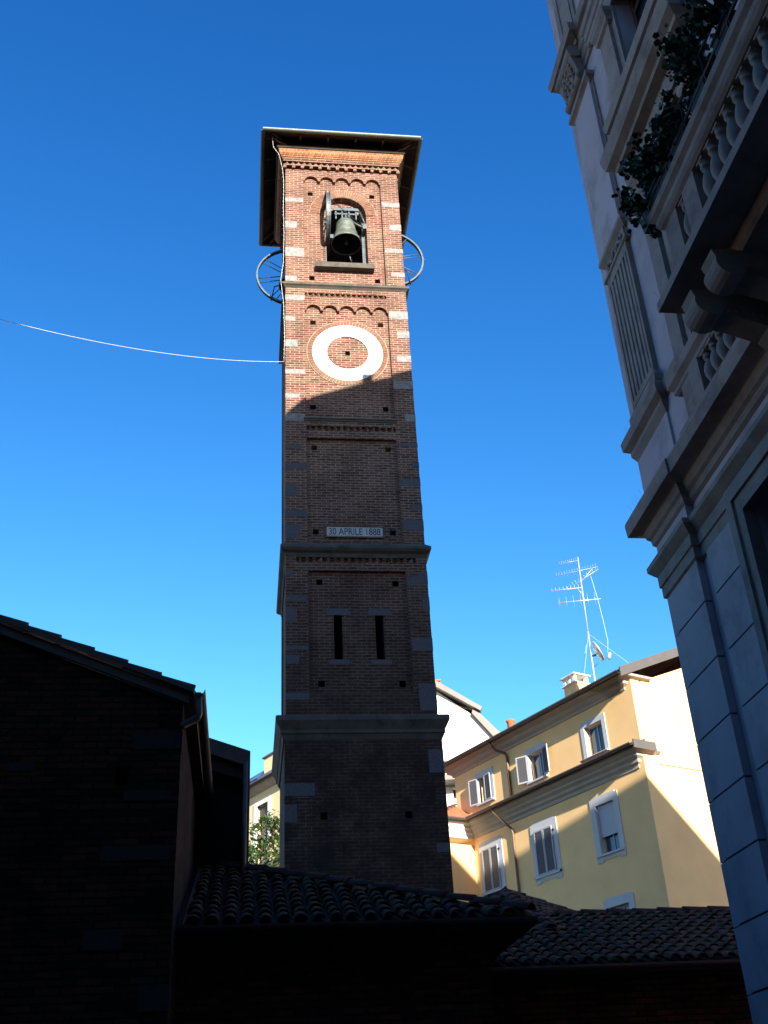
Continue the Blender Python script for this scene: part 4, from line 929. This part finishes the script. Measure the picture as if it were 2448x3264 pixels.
m = MB(); m.box(.28, 1.0, -.03, 0, 16.22, 23.2); m.box(.36, .46, -.05, -.03, 16.4, 22.9); m.box(.80, .90, -.05, -.03, 16.4, 22.9); m.build('upper_pilaster', 'palazzo_trim', pa)
m = MB(); m.band(0, LEN, 0, 1, [(.0, 22.6), (.1, 22.7), (.3, 22.9), (.8, 23.0), (.8, 23.2), (0, 23.25)]); m.build('crown_cornice', 'palazzo_trim', pa)
# windows on the palazzo
def pwin(x0, x1, z0, z1, frame, nm_='window', off=0.0):
    f = MB()
    for k, (a, p) in enumerate(((.42, .05), (.34, .09), (.22, .06), (.1, .10))):
        b_ = (.34, .22, .1, 0)[k]
        if not frame: break
        f.prism([(x0 - a, z0), (x0 - b_, z0), (x0 - b_, z1 + b_), (x1 + b_, z1 + b_), (x1 + b_, z0), (x1 + a, z0), (x1 + a, z1 + a), (x0 - a, z1 + a)], off - p, off + .045)
    if frame: wn = f.build(nm_, 'palazzo_trim', pa)
    else: wn = pa
    s = MB(); s.prism(rect(x0, x1, z0, z1), .22, .30, [rect(x0 + .08, (x0 + x1) / 2 - .05, z0 + .08, z1 - .5), rect((x0 + x1) / 2 + .05, x1 - .08, z0 + .08, z1 - .5), rect(x0 + .08, x1 - .08, z1 - .42, z1 - .08)]); fo = s.build('frame', 'red_wood', wn)
    s = MB(); s.box(x0, x1, .26, .27, z0, z1); s.build('pane', 'window_glass', wn)
    return wn
for dx in (0, 4.0):
    pwin(2.30 + dx * .975, 3.5 + dx * .975, 4.0, 6.95, True, 'window', .05); pwin(2.25 + dx, 3.3 + dx, 8.5, 12.0, True); pwin(2.2 + dx, 3.3 + dx, 13.36, 15.4, False)
    m = MB(); m.box(1.70 + dx, 2.08 + dx, -.10, .0, 13.35, 14.95); m.box(2.08 + dx, 2.2 + dx, -.05, 0, 13.35, 15.4); m.box(3.42 + dx, 3.80 + dx, -.10, .0, 13.35, 14.95); m.box(3.3 + dx, 3.42 + dx, -.05, 0, 13.35, 15.4)
    m.band(1.70 + dx, 2.1 + dx, -.10, .3, [(.0, 14.92), (.04, 14.95), (.04, 15.02), (.08, 15.1), (.08, 15.18), (0, 15.2)]); m.band(3.4 + dx, 3.80 + dx, -.10, .3, [(.0, 14.92), (.04, 14.95), (.04, 15.02), (.08, 15.1), (.08, 15.18), (0, 15.2)])
    m.box(1.7 + dx, 3.8 + dx, -.06, 0, 15.2, 15.5); m.build('window_surround', 'palazzo_trim', pa)
    # sill ledge with frieze, and window-head cornice of the storey below
    m = MB(); m.band(1.92 + dx, 3.56 + dx, -.02, .3, [(.0, 12.98), (.12, 13.0), (.14, 13.1), (.26, 13.14), (.28, 13.28), (.26, 13.34), (0, 13.36)])
    m.box(1.95 + dx, 3.55 + dx, -.10, 0, 12.9, 13.0); m.build('sill', 'palazzo_trim', pa)
    m = MB(); m.band(1.82 + dx, 3.66 + dx, -.03, .3, [(.0, 12.30), (.06, 12.33), (.08, 12.42), (.20, 12.46), (.21, 12.52), (.30, 12.58), (.33, 12.70), (.34, 12.80), (0, 12.9)])
    m.box(1.9 + dx, 3.62 + dx, -.14, 0, 12.05, 12.32); m.build('window_head', 'palazzo_trim', pa)
    m = MB()
    for xx in (1.78 + dx, 3.46 + dx):
        m = MB()
        m.box(xx, xx + .28, -.12, 0, 8.4, 11.7); m.band(xx, xx + .28, -.12, .2, [(0, 11.5), (.03, 11.55), (.03, 11.62), (.07, 11.72), (.07, 11.8), (.02, 11.84)])
        m.prism([(0, 11.84), (-.14, 11.86), (-.22, 12.0), (-.26, 12.28), (0, 12.3)], xx + .02, xx + .26, axis='x')
        m.build('jamb', 'palazzo_trim', pa)
m = MB()
for x0_, z_ in ((1.2, 4.42), (1.5, 4.92)): pass
# balconies
def bal_prof(h): return [(a, b_ * h) for a, b_ in ((.055, 0), (.055, .05), (.035, .06), (.038, .12), (.03, .16), (.045, .26), (.072, .42), (.075, .52), (.062, .62), (.038, .74), (.034, .80), (.055, .82), (.055, .86), (.035, .87), (.05, .93), (.06, .94), (.06, 1.0))]
blme = None
def balusters(parent, xs, y, z0, h, mat='palazzo_trim'):
    first = None
    for x in xs:
        if first is None:
            mb = MB(); mb.lathe(bal_prof(h), (0, 0, 0), 14); mb.box(-.06, .06, -.06, .06, h * .945, h); mb.box(-.06, .06, -.06, .06, 0, h * .05); first = mb.build('baluster', mat, parent); o = first
        else: o = first.copy(); COL.objects.link(o); o.parent = parent
        o.location = (x, y, z0)
def balcony(x0, x1, zf, p):
    m = MB(); m.box(x0, x1, -p, 0, zf, zf + .10); m.band(x0 + .34, x1 - .34, -p + .40, .2, [(0, zf - .12), (.03, zf - .09), (.05, zf - .03), (.05, zf)]); b_ = m.build('balcony', 'palazzo_trim', pa)
    m = MB(); y0 = -p + .12; h = zf + .10
    def pier(a, c_): m.box(a, c_, y0 - .02, y0 + .13, h, h + .70)
    pier(x0 + .31, x0 + .59); pier(x0 + .76, x0 + 1.03); pier(x1 - .59, x1 - .31); pier(x1 - 1.03, x1 - .76); islands(m, 'pier', 'palazzo_trim', b_)
    m = MB(); m.band(x0 + .30, x1 - .30, y0 - .02, y0 + .13, [(.0, h + .67), (.03, h + .70), (.05, h + .74), (.05, h + .80), (.09, h + .84), (.10, h + .91), (.08, h + .94), (.0, h + .95)])
    m.box(x0 + .26, x1 - .26, y0 - .04, y0 + .15, h, h + .04)
    m.build('handrail', 'palazzo_trim', b_)
    xs = [x0 + .675] + [x0 + 1.15 + i * .182 for i in range(int((x1 - x0 - 2.25) / .182))]
    balusters(b_, xs, y0 + .055, h + .04, .64)
    for a in (x0 + .22, x0 + .72, x1 - .97, x1 - .47):
        m = MB()
        m.prism([(0, zf - .95), (-.10, zf - .92), (-.18, zf - .74), (-.34, zf - .52), (-.62, zf - .42), (-p + .18, zf - .34), (-p + .12, zf - .12), (0, zf - .12)], a, a + .24, axis='x')
        scroll(m, a - .02, a + .26, (-p + .27, zf - .27), .145); scroll(m, a - .01, a + .25, (-.14, zf - .84), .11)
        for q in range(7): m.tube([(a - .015, -p + .42 + q * .08, zf - .36 - q * .012), (a + .255, -p + .42 + q * .08, zf - .36 - q * .012)], .03, 6)
        m.build('bracket', 'palazzo_trim', b_)
    return b_
bc = balcony(3.59, 9.2, 8.30, 1.10)
# lower balustrade between pedestals
m = MB(); m.band(1.62, 3.52, -.10, .05, [(.0, 8.84), (.03, 8.87), (.03, 8.92), (.08, 8.98), (.08, 9.1), (0, 9.12)]); m.box(1.6, 3.55, -.18, 0, 8.26, 8.34); lb = m.build('balustrade', 'palazzo_trim', pa)
m = MB(); m.box(2.05, 2.3, -.14, .02, 8.34, 8.86); m.box(3.26, 3.52, -.14, .02, 8.34, 8.86); islands(m, 'pier', 'palazzo_trim', lb)
balusters(lb, [2.42 + i * .175 for i in range(5)], -.07, 8.34, .5)
# iron planter rail on the balcony
m = MB(); yr_ = -1.06
for z in (9.47, 9.72): m.tube([(3.80, yr_, z), (8.9, yr_, z)], .018, 6)
for i in range(11): m.tube([(3.82 + i * .5, yr_, 9.33), (3.82 + i * .5, yr_, 9.74)], .012, 5); m.tube([(3.82 + i * .5, yr_, 9.72), (3.82 + i * .5, yr_ + .18, 9.4)], .010, 5)
m.build('iron_railing', 'dark_iron', bc)
# pigeon spikes on the ledges
m = MB()
def spikes(x0, x1, y, z, step):
    x = x0
    while x < x1:
        for s_ in (-.5, .5): m.tube([(x, y, z), (x + random.uniform(-.03, .03), y + s_ * .10, z + .10)], .0012, 3, False)
        x += step
spikes(.0, 1.2, -.2, 8.28, .09); spikes(.05, 1.1, -.1, 9.4, .09); spikes(1.5, 3.4, -.16, 9.11, .08); spikes(2.3, 3.0, -.4, 9.67, .09)
m.build('bird_spikes', 'spike_steel', pa, 'stuff')

# plants on the balcony rail
rl = random.Random(11)
PT = Matrix.Translation(Vector(PC)) @ Matrix.Rotation(R(90 - 172), 4, 'Z')
def plant(x, zt, zb_, spread, n, label, drop=0.0):
    base = PT @ Vector((x, -.98, 9.33)); t = thing('balcony_plant', label, 'potted plant', base, 172, 'plants along the balcony rail')
    m = MB(); m.band(-.14, .14, -.07, .07, [(.0, 0.0), (.02, .2), (.03, .2), (.03, .23), (0, .23)]); m.build('planter', 'dark_iron', t)
    st_ = MB(); lf = MB()
    for i in range(n):
        a = rl.uniform(0, 6.28); rx = spread * .85 * rl.uniform(.2, 1); up_ = rl.uniform(.15, zt - 9.33) if rl.random() > drop else rl.uniform(zb_ - 9.33, .2)
        tip = Vector((math.cos(a) * rx, math.sin(a) * .22 * rl.uniform(.3, 1) - .05, up_)); mid = Vector((tip.x * .4, tip.y - .05, max(tip.z, .2) * .75 + .06))
        st_.tube([(rl.uniform(-.1, .1), 0, .2), mid, tip], .005, 4, False)
        for k in range(16):
            u_ = rl.random(); c_ = mid.lerp(tip, u_) + Vector((rl.gauss(0, .04), rl.gauss(0, .04), rl.gauss(0, .045)))
            d = Vector((rl.uniform(-1, 1), rl.uniform(-1, 1), rl.uniform(-1, 1))).normalized(); s_ = d.cross(Vector((rl.uniform(-1, 1), .3, rl.uniform(-1, 1)))).normalized(); L = rl.uniform(.035, .07)
            lf.add([c_ - d * L * .5, c_ + s_ * L * .5 - d * L * .2, c_ + s_ * L * .3 + d * L * .45, c_ - s_ * L * .3 + d * L * .45, c_ - s_ * L * .5 - d * L * .2], [(0, 1, 2, 3, 4)])
    st_.build('stems', 'bark', t); lf.build('leaves', 'vine_leaf', t)
plant(3.72, 9.85, 9.0, .34, 26, 'trailing balcony plant at the far end of the rail', .3)
plant(3.96, 10.12, 9.33, .24, 26, 'leafy balcony plant second from the far end of the rail')
plant(4.27, 10.08, 9.33, .22, 18, 'thin balcony plant third from the far end of the rail')
plant(4.62, 10.0, 9.33, .20, 16, 'small sparse balcony plant just beyond the bushiest one')
plant(5.12, 10.3, 9.33, .30, 44, 'tallest bushy balcony plant with upright shoots near the top edge')
plant(5.70, 10.2, 9.33, .25, 20, 'balcony plant cut by the top edge of the photo')

# ------------------------------------------------------------------ unseen houses added behind the camera to cut sun and sky light
def block(name, label, loc, sx, sy, h, win=True):
    t = thing(name, label, 'house', loc, 90)
    m = MB(); m.box(0, sx, 0, sy, 0, h); m.build('wall', 'behind_plaster', t)
    m = MB(); m.band(0, sx, 0, sy, [(0, h), (.5, h + .05), (.5, h + .2), (-min(sx, sy) / 2 + .1, h + 2)]); m.build('roof', 'ridge_tile', t)
    w_ = MB()
    for i in range(int(sx / 2.6)):
        for j in range(int(h / 3.4)): w_.box(1 + i * 2.6, 2 + i * 2.6, sy, sy + .04, 1 + j * 3.4, 2.8 + j * 3.4)
    islands(w_, 'window', 'window_glass', t)
block('added_shade_house', 'tall unseen plastered house added behind the camera to block sun and sky light', (-27, -24, 0), 31, 13, 25)
block('added_shade_house', 'lower unseen plastered house added behind the palazzo to keep sun off the church', (4.2, -25, 0), 13, 9, 22)
block('added_shade_house', 'unseen plastered house added on the left side of the lane, height set for its shade', (-20, -7, 0), 11, 17, 11)
